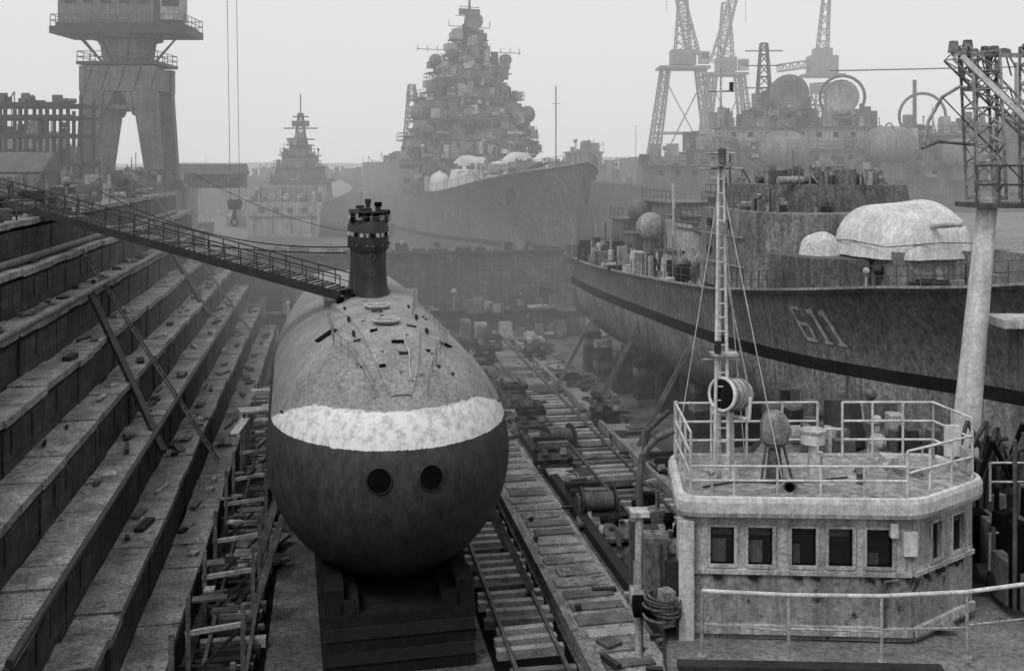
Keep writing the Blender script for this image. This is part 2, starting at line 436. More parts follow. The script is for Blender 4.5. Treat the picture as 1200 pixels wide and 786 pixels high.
mb.add(vs,fs,'subdeck',False); mb.obj('deck_casing',sub)
mb=MB()
def onhull(x,y,off=0):
    r=sr(y); return Vector((x,y,math.sqrt(max(.01,r*r-x*x))+off))
for x in (-.93,.93):
    z=.42; y=6.5*math.sqrt(1-(x*x+z*z)/25); n=Vector((x/25,y/42.25,z/25)).normalized(); c=Vector((x,y,z))
    mb.ring(c+n*.01,.45,.035,n,'darksteel',n=28); mb.cyl(c-n*.3,c+n*.04,.44,'black',n=28)
mb.obj('torpedo_tube_doors',sub)
mb=MB()
def hatch(x,y,a,b,mt,h=.03,rz=0):
    p=onhull(x,y,.1 if abs(x)<1.0 else .02); mb.box(p,(a,b,h*2),mt,rz=rz,ry=math.asin(max(-.9,min(.9,x/5))))
hatch(2.5,-1.6,.95,.6,'black',rz=.3); hatch(-.15,2.5,.5,.3,'black'); hatch(-.3,3.3,.42,.25,'darksteel'); hatch(-2.2,1.6,.45,.3,'black',rz=.6)
hatch(.6,3.9,.25,.2,'black');hatch(1.4,1.6,.3,.2,'darksteel');hatch(.7,1.2,.3,.3,'black');hatch(-.9,.6,.4,.25,'darksteel');hatch(.2,-3.2,.5,.4,'darksteel')
for c in ((.1,-4.2),(.1,.2)):
    p=onhull(c[0],c[1],.12); mb.cyl(p,p+Vector((0,0,.1)),.55,'grey_c',n=20); mb.ring(p+Vector((0,0,.1)),.55,.06,(0,0,1),'white_old')
for y in (-5.5,-2.5,1):
    for s in (-1,1):
        p=onhull(s*1.5,y,.02)
        for d in (-.16,.16): mb.cyl(p+Vector((0,d,0)),p+Vector((0,d,.2)),.06,'darksteel',n=8)
prev={}
for y in [5,4.2,3.5,2.7,2,1.2,.5,-.3,-1,-2.5,-4,-5.5]:
    for s in (-1,1):
        p=onhull(s*min(2.3,.8+ (5.6-y)*.35),y,0); q=p+Vector((0,0,.6)); mb.cyl(p,q,.018,'grey_c',n=5)
        if s in prev: mb.cyl(prev[s],q,.012,'steel',n=4); mb.cyl(prev[s]-Vector((0,0,.3)),q-Vector((0,0,.3)),.01,'steel',n=4)
        prev[s]=q
pts=[onhull(-.45+.05*math.sin(i*1.3),4.7-i*.35,.16) for i in range(9)]
mb.path(pts,.035,'white_old')
for _ in range(30):
    x=R.uniform(-2.2,2.2); y=R.uniform(-7,4.4)
    p=onhull(x,y,.09 if abs(x)<1 else .02); mb.box(p,(R.uniform(.05,.16),R.uniform(.05,.2),R.uniform(.04,.1)),R.choice(['darksteel','grey_c','white_old','steel','steel']),rz=R.uniform(0,1.5))
for z,x,y in ((1.9,3.9,3.0),(1.9,-3.9,3.0)):
    mb.cyl((x,y,z),(x*1.12,y-1.2,z+.1),.05,'black',n=6)
mb.obj('deck_fittings',sub)
mb=MB(); base=4.9
def ell(hw,hl,y0,n=28): return [(hw*math.sin(2*math.pi*i/n)*-1,y0+hl*math.cos(2*math.pi*i/n)) for i in range(n)]
def loft(rings,mt,smooth=True):
    n=len(rings[0][0]); vs=[];fs=[]
    for poly,z in rings: vs+=[(p[0],p[1],z) for p in poly]
    for i in range(len(rings)-1):
        for j in range(n):
            k=(j+1)%n; fs.append((i*n+j,i*n+k,(i+1)*n+k,(i+1)*n+j))
    mb.add(vs,fs,mt,smooth); mb.add([(p[0],p[1],rings[-1][1]) for p in rings[-1][0]],[tuple(range(n))],mt)
y0=-11
loft([(ell(1.35,3.4,y0),base-.1),(ell(1.0,3.1,y0),base+.35),(ell(.92,3.0,y0),base+1.2),(ell(.9,2.9,y0),base+2.3)],'darksteel')
loft([(ell(.9,2.9,y0),base+2.3),(ell(1.05,3.0,y0),base+2.5),(ell(1.05,3.0,y0),base+3.5),(ell(.95,2.8,y0),base+3.9)],'darksteel')
mb.obj('sail',sub)
mb=MB()
for i in range(11):
    a=-1.25+i*2.5/10; x=1.07*math.sin(a); y=y0+3.03*math.cos(a)
    mb.box((x,y,base+3.25),(.16,.09,.2),['grey_c','black','white_old'][(i*2)%3],rz=-a*.6)
    if i%3!=1: mb.box((x,y,base+2.72),(.13,.08,.1),'steel' ,rz=-a*.6)
for x,yy,h,r in ((0,0,.9,.12),(.45,.6,.6,.16),(-.5,.4,.75,.14),(.2,1.6,.5,.2),(-.75,1.6,.4,.18),(.8,1.4,.45,.2),(-.25,2.2,.35,.22),(.45,2.3,.3,.16)):
    mb.cyl((x,y0+yy,base+3.8),(x,y0+yy,base+3.9+h),r,R.choice(['darksteel','black']),n=8)
    mb.box((x,y0+yy,base+3.95+h),(r*2.6,r*2.4,.22),R.choice(['black','darksteel','steel']))
mb.box((.62,y0+2.3,base+4.15),(.3,.3,.3),'white_old'); mb.box((-.5,y0+2.5,base+4.1),(.26,.2,.24),'grey_c')
for z in (base+.6,base+1.4,base+2.2): mb.ring((0,y0+2.95,z),.13,.025,(0,1,0),'steel',n=12)
mb.rail([(1.0,y0+1.6,base+3.9),(.4,y0+2.8,base+3.9),(-.4,y0+2.8,base+3.9),(-1.0,y0+1.6,base+3.9)],.5,'steel',.022,.5,2)
mb.obj('sail_bridge',sub)
mb=MB()
M_=math.atan(.22); o_=Vector((math.cos(M_),math.sin(M_))); ax_=Vector((-math.sin(M_),math.cos(M_)))
for i in range(26):
    w=38.9+i*2.2
    base_z=2.3 if i<9 else 2.3+ (i-9)*.16
    c=Vector((-5.2,43))+ax_*(w-43)
    for lv in range(5):
        h=base_z/5
        for j in (-.5,.5):
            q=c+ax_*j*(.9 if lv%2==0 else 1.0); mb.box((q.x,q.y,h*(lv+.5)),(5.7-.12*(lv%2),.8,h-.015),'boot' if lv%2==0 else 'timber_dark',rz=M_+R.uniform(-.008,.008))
    for s in (-1,1):
        for t,hh in ((1.9,.5),(2.45,.95)):
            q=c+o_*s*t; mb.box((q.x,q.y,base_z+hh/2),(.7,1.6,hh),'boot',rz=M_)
mb.obj('keel_blocks')
mb=MB()
for i in range(9):
    w=43+i*5.0
    c=Vector((-5.2,43))+ax_*(w-43)
    for s in (1,-1):
        a=c+o_*s*4.3; bpt=c+o_*s*(5.6 if s<0 else 6.3)
        mb.beam((a.x,a.y,4.5),(bpt.x,bpt.y,.2),.28,.28,'timber'); mb.box((bpt.x,bpt.y,.2),(.8,.8,.35),'timber_dark',rz=.2)
mb.obj('timber_shores')
mb=MB()
for w in [34,38,43,47,52,56,61,66,72,78]:
    for u in (-4.9,-3.0): mb.beam((u,w,0),(u,w,R.uniform(2.8,4.0)),.16,.16,'timber')
    mb.beam((-5,w,2.2),(-2.9,w,2.4),.14,.16,'timber_pale'); mb.beam((-5,w,.4),(-2.9,w,2.4),.1,.12,'timber_dark')
for i in range(60):
    w=R.uniform(34,80); z=R.uniform(.6,2.8); mb.box((R.uniform(-4.9,-2.9),w,z),(R.uniform(.2,1.4),R.uniform(.12,.8),.08),R.choice(['timber_pale','timber','timber','timber_dark','steel']),rz=R.uniform(-.3,.3),rx=R.uniform(-.1,.1))
mb.box((-4.2,63,4.2),(2.0,1.2,.12),'white_old',rz=.2); mb.box((-4.9,60,4.0),(.5,3.4,.1),'white_old',rz=-.1); mb.box((-3.9,66,4.6),(1.6,.6,.3),'white_old')
for u in (-4.9,-3.2): mb.beam((u,63,0),(u,63,4.2),.15,.15,'timber')
mb.box((-5.0,30.5,1.3),(.5,2.4,1.2),'white_old',rz=.05)
mb.obj('timber_staging',rz=DA)

# gangway
mb=MB(); A=Vector((-8.2,50.6,12.45)); B=Vector((-35,60.2,18.2))
d=(B-A).normalized(); sd=d.cross(Vector((0,0,1))).normalized()
n=30
for s in (-.6,.6):
    mb.beam(A+sd*s,B+sd*s,.16,.42,'darksteel'); mb.beam(A+sd*s+Vector((0,0,1.0)),B+sd*s+Vector((0,0,1.0)),.06,.06,'darksteel'); mb.beam(A+sd*s+Vector((0,0,.55)),B+sd*s+Vector((0,0,.55)),.04,.04,'darksteel')
for i in range(n+1):
    c=A.lerp(B,i/n)
    for s in (-.6,.6): mb.beam(c+sd*s,c+sd*s+Vector((0,0,1.0)),.05,.05,'darksteel')
    mb.beam(c-sd*.6+Vector((0,0,-.1)),c+sd*.6+Vector((0,0,-.1)),.1,.1,'darksteel')
for i in range(90):
    c=A.lerp(B,(i+.5)/90); mb.beam(c-sd*.55+Vector((0,0,.24)),c+sd*.55+Vector((0,0,.24)),.24,.05,R.choice(['timber_pale','timber','timber']))
for s in (-1,1):
    mb.cyl(A+sd*.6*s+Vector((0,0,-.2))-d*.1,A+sd*.6*s+Vector((0,0,-.2))+d*.1,.2,'black')
c=A.lerp(B,.82); mb.beam((c.x,c.y-.6,15.9),(c.x,c.y-.6,c.z),.2,.2,'darksteel'); mb.beam((c.x,c.y+.6,15.9),(c.x,c.y+.6,c.z),.2,.2,'darksteel')
mb.obj('gangway')
mb=MB()
mb.beam((-5.4-1.45*5+.1,58,12.1),(-5.4-1.45*2+.6,51,5.2),.3,.3,'darksteel'); mb.beam((-5.4-1.45*6+.1,88,14.1),(-5.4-1.45*3+.6,83,7),.3,.3,'darksteel')
mb.obj('shoring_beams',rz=DA)
for (wa,wb,ka,kb) in ((62,56,14.0,3.2),(96,91,15.9,4)):
    mb=MB()
    ua=-5.4-1.45*(ka/2-1)+.25; ub=-5.4-1.45*(kb/2-1)+.6
    a0=Vector((ua,wa,ka)); b0=Vector((ub,wb,kb))
    for s in (-.3,.3): mb.beam(a0+Vector((0,s,0)),b0+Vector((0,s,0)),.07,.08,'steel')
    for i in range(34):
        c=a0.lerp(b0,i/33); mb.beam(c+Vector((0,-.3,0)),c+Vector((0,.3,0)),.05,.05,'steel')
    mb.obj('wall_ladder',rz=DA)
mb=MB()
for i in range(30):
    w=14+i*3.3; mb.cyl((-15.9,w,15.9),(-15.9,w,17.0),.05,'steel',n=5)
mb.cyl((-15.9,14,17.0),(-15.9,110,17.0),.035,'steel',n=5); mb.cyl((-15.9,14,16.5),(-15.9,110,16.5),.03,'steel',n=5)
mb.obj('quay_railing',rz=DA)
mb=MB()
mb.cyl((-12.3,25,12.25),(-12.3,100,12.25),.16,'grey_b',n=10); mb.cyl((-8.0,28,6.2),(-8.0,95,6.2),.12,'darksteel',n=8); mb.cyl((-14.8,25,14.2),(-14.6,104,14.2),.2,'steel',n=8)
mb.obj('service_pipes',rz=DA)
mb=MB()
for _ in range(200):
    k=R.randint(1,8); w=R.uniform(42,108); mb.box((-5.4-1.45*(k-1)-R.uniform(.3,1.2),w,2*k+.08),(R.uniform(.1,.5),R.uniform(.2,1.6),R.uniform(.08,.25)),R.choice(['timber','darksteel','grey_b','timber_dark','timber_pale']),rz=R.uniform(-.4,.4))
mb.obj('loose_timber',rz=DA)

mb=MB()
gear(mb,-40,-16.6,50,132,15.95,340,['grey_a','grey_b','steel','grey_c','darksteel','timber'],.5,2.4,2.0)
gear(mb,-24,-16.6,90,134,15.95,180,['grey_a','grey_b','steel','grey_c','darksteel','timber'],.5,2.4,2.4)
mb.obj('quay_stores',rz=DA)
def shed(name,loc,L_,W_,H_,mt,rz=0):
    mb=MB(); mb.box((0,0,H_/2),(L_,W_,H_),mt)
    mb.add([(-L_/2-.3,-W_/2-.3,H_),(L_/2+.3,-W_/2-.3,H_),(L_/2+.3,0,H_+W_*.25),(-L_/2-.3,0,H_+W_*.25),(-L_/2-.3,W_/2+.3,H_),(L_/2+.3,W_/2+.3,H_)],[(0,1,2,3),(3,2,5,4),(0,3,4),(1,5,2),(0,4,5,1)],'steel')
    n=int(L_/2.2)
    for i in range(n):
        x=-L_/2+1.1+i*2.2; mb.box((x,-W_/2-.02,H_*.6),(1.1,.08,H_*.3),'glass'); mb.box((x,-W_/2-.06,H_*.43),(1.3,.1,.1),'grey_c')
    mb.box((L_*.3,-W_/2-.05,H_*.22),(1.4,.1,H_*.42),'darksteel'); mb.obj(name,loc=loc,rz=rz)
shed('harbour_shed',(-50,92,15.95),16,7,2.2,'grey_b',DA); shed('harbour_shed',(-62,112,15.95),24,9,4.2,'grey_b',DA); shed('harbour_shed',(-36.5,122,15.95),9,5,1.6,'grey_b',DA+.2)
shed('harbour_shed',(-66,84,15.95),20,8,2.4,'grey_a',DA)
mb=MB()
for ix in range(9):
    for iy in range(3): mb.beam((ix*2.0,iy*3,0),(ix*2.0,iy*3,8.7+R.uniform(-.5,1.2)),.28,.28,'darksteel')
for z in (2.8,5.6,7.4,8.6):
    for iy in range(3): mb.beam((-.5,iy*3,z),(16.5,iy*3,z),.22,.36,'darksteel')
    for ix in range(9): mb.beam((ix*2,0,z),(ix*2,6,z),.2,.2,'darksteel')
for ix in range(0,8,2): mb.beam((ix*2,0,2.8),(ix*2+2,0,7.4),.14,.14,'darksteel')
gear(mb,0,16,0,6,8.7,22,['darksteel','steel'],.3,1.0,1.2); gear(mb,0,16,0,6,5.7,30,['darksteel','grey_b'],.5,1.5,1.4); gear(mb,0,16,0,6,2.9,30,['darksteel','grey_b'],.5,1.5,1.8)
mb.obj('steel_framework',loc=(-58.5,98,15.95))

# left portal crane
cr=empty('portal_crane',(-41.2,110,15.95),0); cr.scale=(1,1,1.1)
mb=MB()
def tri_leg(x0,x1,y,zt,w0,w1,mt):
    mb.add([(x0-w0,y-.5,0),(x0+w0,y-.5,0),(x0+w0,y+.5,0),(x0-w0,y+.5,0),(x1-w1,y-.5,zt),(x1+w1,y-.5,zt),(x1+w1,y+.5,zt),(x1-w1,y+.5,zt)],[(0,3,2,1),(4,5,6,7),(0,1,5,4),(1,2,6,5),(2,3,7,6),(3,0,4,7)],mt)
for y in (-2.6,2.6):
    tri_leg(-3.7,-2.7,y,9.5,.75,1.25,'grey_b'); tri_leg(3.9,2.7,y,9.5,.75,1.25,'grey_b')
    mb.box((0,y,10.7),(8.0,1.1,2.4),'grey_b'); 
    for s in (-1,1):
        mb.add([(s*1.4,y-.45,9.5),(s*.3,y-.45,9.5),(s*1.6,y-.45,7.2),(s*1.4,y+.45,9.5),(s*.3,y+.45,9.5),(s*1.6,y+.45,7.2)],[(0,1,2),(5,4,3),(0,3,4,1),(1,4,5,2),(2,5,3,0)],'grey_b')
    mb.box((0,y,8.0),(4.2,.35,.4),'grey_b'); mb.box((0,y,9.3),(3.4,.5,.4),'darksteel')
    for k in range(5): mb.beam((-3.4+k*1.7,y-.58,9.6),(-2.6+k*1.7,y-.58,11.8),.12,.08,'darksteel')
for x in (-3.2,3.2): mb.box((x,0,10.7),(1.1,5.4,2.2),'grey_b'); mb.box((x*1.15,0,1.0),(1.0,6.8,.9),'grey_b')
mb.box((0,0,12.2),(8.6,6.4,.3),'darksteel'); mb.rail([(-4.2,-3.1,12.3),(4.2,-3.1,12.3),(4.2,3.1,12.3),(-4.2,3.1,12.3)],1.0,'steel',.05,1.4,2,True)
for x in (-3.9,4.1):
    for y in (-3,3): mb.box((x,y,.5),(1.2,1.6,.9),'darksteel')
for k in range(14): mb.beam((4.3-k*.07,-3.15,1+k*.6),(4.8-k*.07,-3.15,1+k*.6),.05,.05,'steel')
mb.obj('portal',cr,bevel=.05)
mb=MB()
mb.cyl((0,0,12.3),(0,0,14.6),2.6,'grey_b',r2=2.9,n=24); mb.cyl((0,0,14.6),(0,0,15.0),3.6,'darksteel',n=28)
for i in range(10):
    a=i*math.pi/5; mb.beam((2.7*math.cos(a),2.7*math.sin(a),12.4),(5.4*math.cos(a),4*math.sin(a),15.1),.18,.18,'darksteel')
mb.box((0,0,15.35),(14.2,6.4,.7),'darksteel'); mb.box((0,0,15.9),(13.2,5.6,.35),'darksteel')
mb.rail([(-7,-3.1,15.7),(7,-3.1,15.7),(7,3.1,15.7),(-7,3.1,15.7)],1.1,'steel',.05,1.2,2,True)
mb.box((-1.5,0,18.2),(10,5,4.4),'grey_b'); mb.box((-1.5,0,20.5),(10.6,5.6,.25),'grey_b')
for i in range(5): mb.box((-5.2+i*1.9,-2.53,18.6),(1.1,.1,1.3),'glass')
mb.box((5.2,-1,17.9),(2.2,2.2,3.2),'grey_c'); mb.box((5.2,-2.13,18.4),(1.8,.08,1.4),'glass')
mb.obj('machinery_house',cr,bevel=.04)
mb=MB()
mb.lattice((2,0,20),(11.4,0,42),2.2,'steel',n=12,t=.22,w2=.9); mb.lattice((-2,0,20.4),(-1,0,30),2.0,'steel',n=5,t=.2,w2=1); mb.cyl((-1,0,30),(11.4,0,42),.06,'darksteel',n=5)
for x in (10.9,11.9): mb.cyl((x-.7,0,42),(x+.05,0,-1.0),.035,'steel',n=5)
mb.box((11.4,0,-1.4),(1.3,.5,.9),'darksteel'); mb.cyl((11.1,-.35,-1.2),(11.1,.35,-1.2),.4,'darksteel',n=12); mb.cyl((11.8,-.35,-1.2),(11.8,.35,-1.2),.4,'darksteel',n=12)
mb.box((11.4,0,-2.3),(.5,.3,1.1),'darksteel',taper=.6); mb.ring((11.4,0,-3.1),.35,.1,(0,1,0),'darksteel',n=14)
mb.obj('jib_and_hook',cr)

# ------------------------------------------------------------ cruiser
cd=Vector((.347,-.938)).normalized(); cru=empty('warship_cruiser',(-5.0,150,0),dirang(cd.x,cd.y))
mb=MB()
st=[(-75,6.5,6,13.5,5,0),(-40,8.6,8.2,13.6,4,0),(-10,9.4,9.0,14.2,4,0),(8,9.0,7.6,15.0,4,.3),(20,7.6,4.6,16.5,4,1),(28,5.2,2.2,17.8,4,2),(32.5,2.5,.7,18.5,4.2,3),(34.5,.25,.06,19.0,5,3.8)]
rows=hull(mb,st,9.1,.5,('boot','boot','hullgrey'))
mb.obj('hull',cru)
mb=MB()
for s in (1,-1):
    pr=[]
    for r in rows[14:]: pr.append((r[-1][0]*s*.97,r[-1][1],r[-1][2]))
    for a,b in zip(pr[:-1],pr[1:]):
        mb.cyl((a[0],a[1],a[2]),(a[0],a[1],a[2]+1.1),.04,'steel',n=5); mb.cyl((a[0],a[1],a[2]+1.1),(b[0],b[1],b[2]+1.1),.03,'steel',n=5); mb.beam(a,b,.2,.2,'grey_c')
    x=hullx(rows,27,15.2); mb.box((s*(x+.15),27,15.2),(.5,1.3,1.3),'darksteel'); mb.cyl((s*(x+.3),27,15.6),(s*(x+.3),27,13.8),.15,'black',n=8)
for i in range(3):
    y=14-i*1.9; x=hullx(rows,y,12.2); mb.box((x+.02,y,12.2),(.12,.35,1.3),'grey_c',rz=-.08,rx=.25); mb.box((x+.02,y+.5,12.6),(.12,.9,.3),'grey_c',rz=-.08)
mb.cyl((0,19,16),(0,19,16.8),2.4,'grey_b',n=20); mb.box((0,19,17.9),(4.0,4.6,2.3),'grey_a',taper=.78); 
for s in (-.4,.4): mb.cyl((s,21,18.1),(s,26,18.9),.16,'darksteel',n=8)
mb.box((0,12,17.2),(6.5,5,3.2),'grey_c',taper=.9); mb.cyl((0,27,17.2),(0,27,18.1),.6,'darksteel',n=10)
gear(mb,-5,5,13,30,16.8,90,['grey_a','darksteel','white_old','grey_b'],.4,1.4,1.5)
for i,(x,y,z,a,b_,h) in enumerate(((5.2,10,15.2,4.6,4,3.6),(.4,11.5,15.4,5.5,5,4.6),(-5.0,9.6,15.2,4.6,4.4,3.8),(0,15.5,16.2,4.2,3,2.0),(3,6.4,15.2,6.6,3,5.8),(-4,6.2,15.2,6.0,3,6.2),(7.4,5.4,15,2.8,4.6,3.2))):
    mb.tarp((x,y,z),(a,b_,h),'canvas' if i!=3 else 'white_old',seed=i+3,rz=.1*(i%3-1),n=16)
gear(mb,-7,7,8,13,18.0,34,['darksteel','grey_a','grey_b'],.2,.9,1.6)
mb.obj('foredeck_gear',cru)
mb=MB()
tiers=[(14,19.5,8.8,9,'grey_b',0),(19.5,22.3,8.6,8,'grey_c',.2),(22.3,25.2,7.6,6.6,'grey_b',-.2),(25.2,28.4,7.4,5.6,'grey_a',0),(28.4,31.2,5.0,4.2,'grey_b',.4),(31.2,33.8,4.6,3.4,'grey_a',-.3),(33.8,36.2,2.4,2.6,'grey_b',0),(36.2,38.0,1.3,1.6,'grey_b',.2)]
for z0,z1,hw,hl,mt,xo in tiers:
    yb=-4
    poly=[(xo-hw,yb-hl),(xo+hw,yb-hl),(xo+hw,yb+hl*.3),(xo+hw*.6,yb+hl*.35),(xo+hw*.5,yb+hl),(xo-hw*.5,yb+hl),(xo-hw*.6,yb+hl*.35),(xo-hw,yb+hl*.3)]
    mb.prism(poly,z0,z1,mt,inset=.05)
    f=R.uniform(1.02,1.1)
    p2=[(xo+(p[0]-xo)*f,yb+(p[1]-yb)*f) for p in poly]; mb.prism(p2,z1-.1,z1+.1,'grey_b')
    mb.rail([(p[0],p[1],z1+.1) for p in p2],1.05,'steel',.045,1.6,2,True)
    n=int(hw*1.6)
    for i in range(n):
        x=-hw*.45+hw*.9*i/max(1,n-1); mb.box((xo+x,yb+hl*.985,z1-1.0),(.42,.2,.6),'black')
    for i in range(int(hl)):
        for s in (-1,1): mb.box((xo+s*hw*.975,yb-hl+1+i*1.5,z1-1.2),(.25,.5,.6),'black')
    GM=['grey_a','grey_b','darksteel','grey_c','white_old','black']
    gear(mb,-hw*1.0,hw*1.0,yb-hl*.9,yb+hl*1.0,z1+.1,int(hw*5),GM,.25,1.3,1.8)
    gear(mb,-hw*.95,hw*.95,yb+hl*.4,yb+hl*1.15,z0+R.uniform(0,.8),int(hw*5),GM,.25,1.2,2.2)
    for k in range(int(hw*4)):
        x=R.uniform(-hw,hw); y=yb+hl*(1.0 if abs(x)<hw*.5 else .35)+R.uniform(-.2,.3); mb.box((x,y,R.uniform(z0,z1)),(R.uniform(.3,1.8),.5,R.uniform(.3,1.4)),R.choice(GM),ry=R.choice([0,0,.2,-.2]))
    for s in (-1,1):
        for q in range(2):
            o=R.uniform(-.2,1.0); yy=yb+hl*R.uniform(-.3,.4); mb.box((s*(hw+o),yy,z0+1.6+q*.6),(1.6,1.8,1.0),R.choice(['grey_a','grey_c','grey_b'])); mb.box((s*(hw+o),yy,z0+1.0),(2.0,2.2,.12),'grey_b'); mb.beam((s*hw,yy,z0-.2),(s*(hw+o+.7),yy,z0+.9),.15,.15,'grey_b')
for s,z,x in ((1,34.0,5.6),(-1,34.4,5.4)):
    mb.cyl((s*x*.8,-3,31.3),(s*x,-3,z-.8),.25,'grey_b',n=8); mb.ball((s*x,-3,z),.95,'grey_b')
for s in (-1,1): mb.cyl((s*8.6,-2,22.4),(s*8.6,-2,25),.4,'grey_b'); mb.ball((s*8.6,-2,26.2),1.15,'grey_b',sc=(1,1,1.15))
mb.cyl((0,-4,38.0),(0,-4,43.5),.35,'darksteel',r2=.15,n=8)
mb.lattice((0,-4,37.6),(0,-4,41.6),1.6,'steel',n=4,t=.14,w2=.8)
for z,w in ((39.2,3.2),(40.8,2.2),(42.2,1.6),(35.6,8.2)): mb.beam((-w,-4,z),(w,-4,z+.1),.1,.1,'steel')
for s in (-1,1):
    mb.beam((s*3.2,-4,39.2),(s*3.2,-4,40.2),.1,.1,'steel'); mb.beam((s*2,-4,36.4),(s*2,-4,39),.1,.1,'steel')
    for k in range(3): mb.beam((s*(5+k*1.5),-4,35.3),(s*(5+k*1.5),-4,36.3),.08,.08,'steel')
mb.dish((0,-2.2,39.9),1.4,(0,1,.1),'grey_b'); mb.box((0,-4,41.5),(3.2,.5,.9),'steel')
mb.obj('superstructure',cru)
mb=MB(); mb.prism([(-6.5,-50),(6.5,-50),(6.5,-18),(-6.5,-18)],13.5,19,'grey_b'); mb.cyl((0,-26,19),(0,-28,26),3,'grey_b',r2=2.3,n=16); mb.lattice((0,-38,19),(0,-38,33),3,'steel',n=7,t=.2,w2=1); gear(mb,-6,6,-48,-18,19,60,['grey_a','darksteel'],.4,1.5,2)
mb.obj('after_superstructure',cru)

# ------------------------------------------------------------ far small warship
fw=empty('patrol_warship',(-32.5,154,0),dirang(-.03,1))
mb=MB(); st=[(-10,5.5,5.0,13.4,6,0),(5,5.8,5.3,13.6,6,0),(30,4.6,3.6,14.3,6,0),(46,.3,.1,15.5,6.5,2)]
hull(mb,st,9.0,.4,('boot','boot','grey_c')); mb.obj('hull',fw)
mb=MB()
mb.box((0,-10.1,11.3),(9.4,.1,.25),'grey_b'); mb.rail([(-5.2,-9.6,13.3),(5.2,-9.6,13.3)],1,'steel',.04,1.2)
for x in (-3,-1,1,3): mb.box((x,-10.12,12.3),(.8,.15,.6),'darksteel')
for x in (-4,-1.4,1.2,4): mb.box((x,-10.1,10.4),(.15,.2,2.8),'grey_b')
mb.box((0,-5,14.4),(7,5,2.2),'grey_a'); gear(mb,-4.6,4.6,-9,-2,13.3,60,['darksteel','grey_a','white_old'],.3,1,2.2)
for s in (-2,0,2): mb.cyl((s,-8,14),(s,-5,14.4),.5,'white_old',n=10)
for z0,z1,hw in ((13.4,16,4.6),(16,18.2,3.6),(18.2,20,2.6),(20,21.6,1.5)):
    mb.box((0,4,(z0+z1)/2),(hw*2,10-z0*.3,z1-z0),R.choice(['grey_a','grey_b']),taper=.93); mb.box((0,4,z1),(hw*2+.6,10.4-z0*.3,.15),'grey_b'); mb.rail([(-hw,1.2,z1),(hw,1.2,z1)],1,'steel',.05,1)
    gear(mb,-hw,hw,0,6,z1,22,['grey_a','darksteel','grey_c'],.2,.8,1.4)
mb.lattice((0,4,21.5),(0,4,26.5),1.6,'darksteel',n=5,t=.16,w2=.6); mb.cyl((0,4,26),(0,4,29.5),.1,'darksteel')
for z,w in ((22.5,2.2),(24.2,2.6),(26,1.2)): mb.beam((-w,4,z),(w,4,z),.16,.2,'darksteel')
mb.box((0,4,24.9),(2.6,.6,.9),'steel'); mb.ball((0,3,22.8),.8,'grey_b')
mb.obj('superstructure',fw)

# ------------------------------------------------------------ right warship in dock
rd=Vector((.26,-.966)).normalized(); rs=empty('warship_in_dock',(18.8,67.6,0),dirang(rd.x,rd.y))
mb=MB()
st=[(-31,6.0,5.4,10.5,4.2,0),(-20,7.0,6.6,10.4,3.4,0),(0,7.4,7.0,11.1,3.2,0),(6,7.2,6.4,11.6,3.2,.1),(11,6.6,5.2,12.2,3.2,.4),(15,5.3,3.4,12.8,3.2,1),(18.5,3.6,1.5,13.3,3.3,2),(22,.3,.06,14.2,4.2,4)]
rows=hull(mb,st,8.4,.7,('hullbottom','boot','hullgrey'),n=7)
mb.obj('hull',rs)
mb=MB()
pr=[]
for r in rows: pr.append(Vector((r[-1][0],r[-1][1],r[-1][2])))
for a,b in zip(pr[:-1],pr[1:]):
    mb.beam(a,b,.14,.12,'grey_c')
    mb.cyl(a-Vector((.1,0,0)),a+Vector((-.1,0,1.05)),.03,'steel',n=5)
    for h in (.55,1.05): mb.cyl(a+Vector((-.1,0,h)),b+Vector((-.1,0,h)),.02,'steel',n=4)
def patch(y,z,dy,dz,mt,off=.03):
    vs=[]
    for a,b in ((-1,-1),(1,-1),(1,1),(-1,1)):
        yy=y+a*dy/2-(z+b*dz/2-10.2)*.28; z2=z+b*dz/2; vs.append((hullx(rows,yy,z2)+off,yy,z2))
    mb.add(vs,[(0,1,2,3)],mt)
zc=10.2; H=1.9
def digit(y,ch):
    w=.62
    if ch=='6':
        patch(y-w/2,zc,.16,H,'white_old'); patch(y+w/2,zc-H*.25,.16,H*.5,'white_old',.032)
        for zz in (zc-H/2+.1,zc,zc+H/2-.1): patch(y,zz,w,.2,'white_old',.036)
    else:
        patch(y+.08,zc,.24,H,'white_old'); patch(y-.12,zc+H/2-.2,.24,.2,'white_old',.036); patch(y+.08,zc-H/2+.08,.5,.16,'white_old',.036)
digit(10.6,'6'); digit(11.6,'1'); digit(12.4,'1')
for k in range(12): patch(-26+k*3.2,9.7,.07,1.0,'grey_b',.02)
mb.obj('side_markings',rs)
mb=MB()
mb.prism([(-5,-3),(5.6,-3),(6.1,4.5),(4.4,8.6),(-5,8.6)],11.0,16.0,'grey_a',mtop='deckgrey',inset=.03)
mb.prism([(-4.4,-2),(4.4,-2),(4.4,3),(2.6,6),(-4.4,6)],16.0,17.6,'grey_b',inset=.05)
for x,y,z in ((5.75,-1.2,13.3),(5.83,1.4,13.3),(5.75,-1.2,15.1),(5.83,1.6,15.1)): mb.box((x,y,z),(.12,.5,.5),'darksteel')
mb.box((5.8,.2,13.0),(.14,.8,1.8),'grey_b')
for zz in (12.6,14.4): mb.beam((5.85,-2.8,zz),(6.1,4.2,zz),.1,.08,'grey_c')
mb.rail([(5.4,-2.9,16.0),(5.9,4.3,16.0),(4.3,8.3,16.0)],1,'steel',.03,1)
mb.prism([(3.5,8.4),(6.4,7.6),(6.0,11),(3,12.5)],11.8,13.8,'grey_b')
mb.prism([(-3.4,9),(3.2,9),(2.8,14.4),(-2.6,14.4)],12.0,14.3,'grey_a',inset=.04)
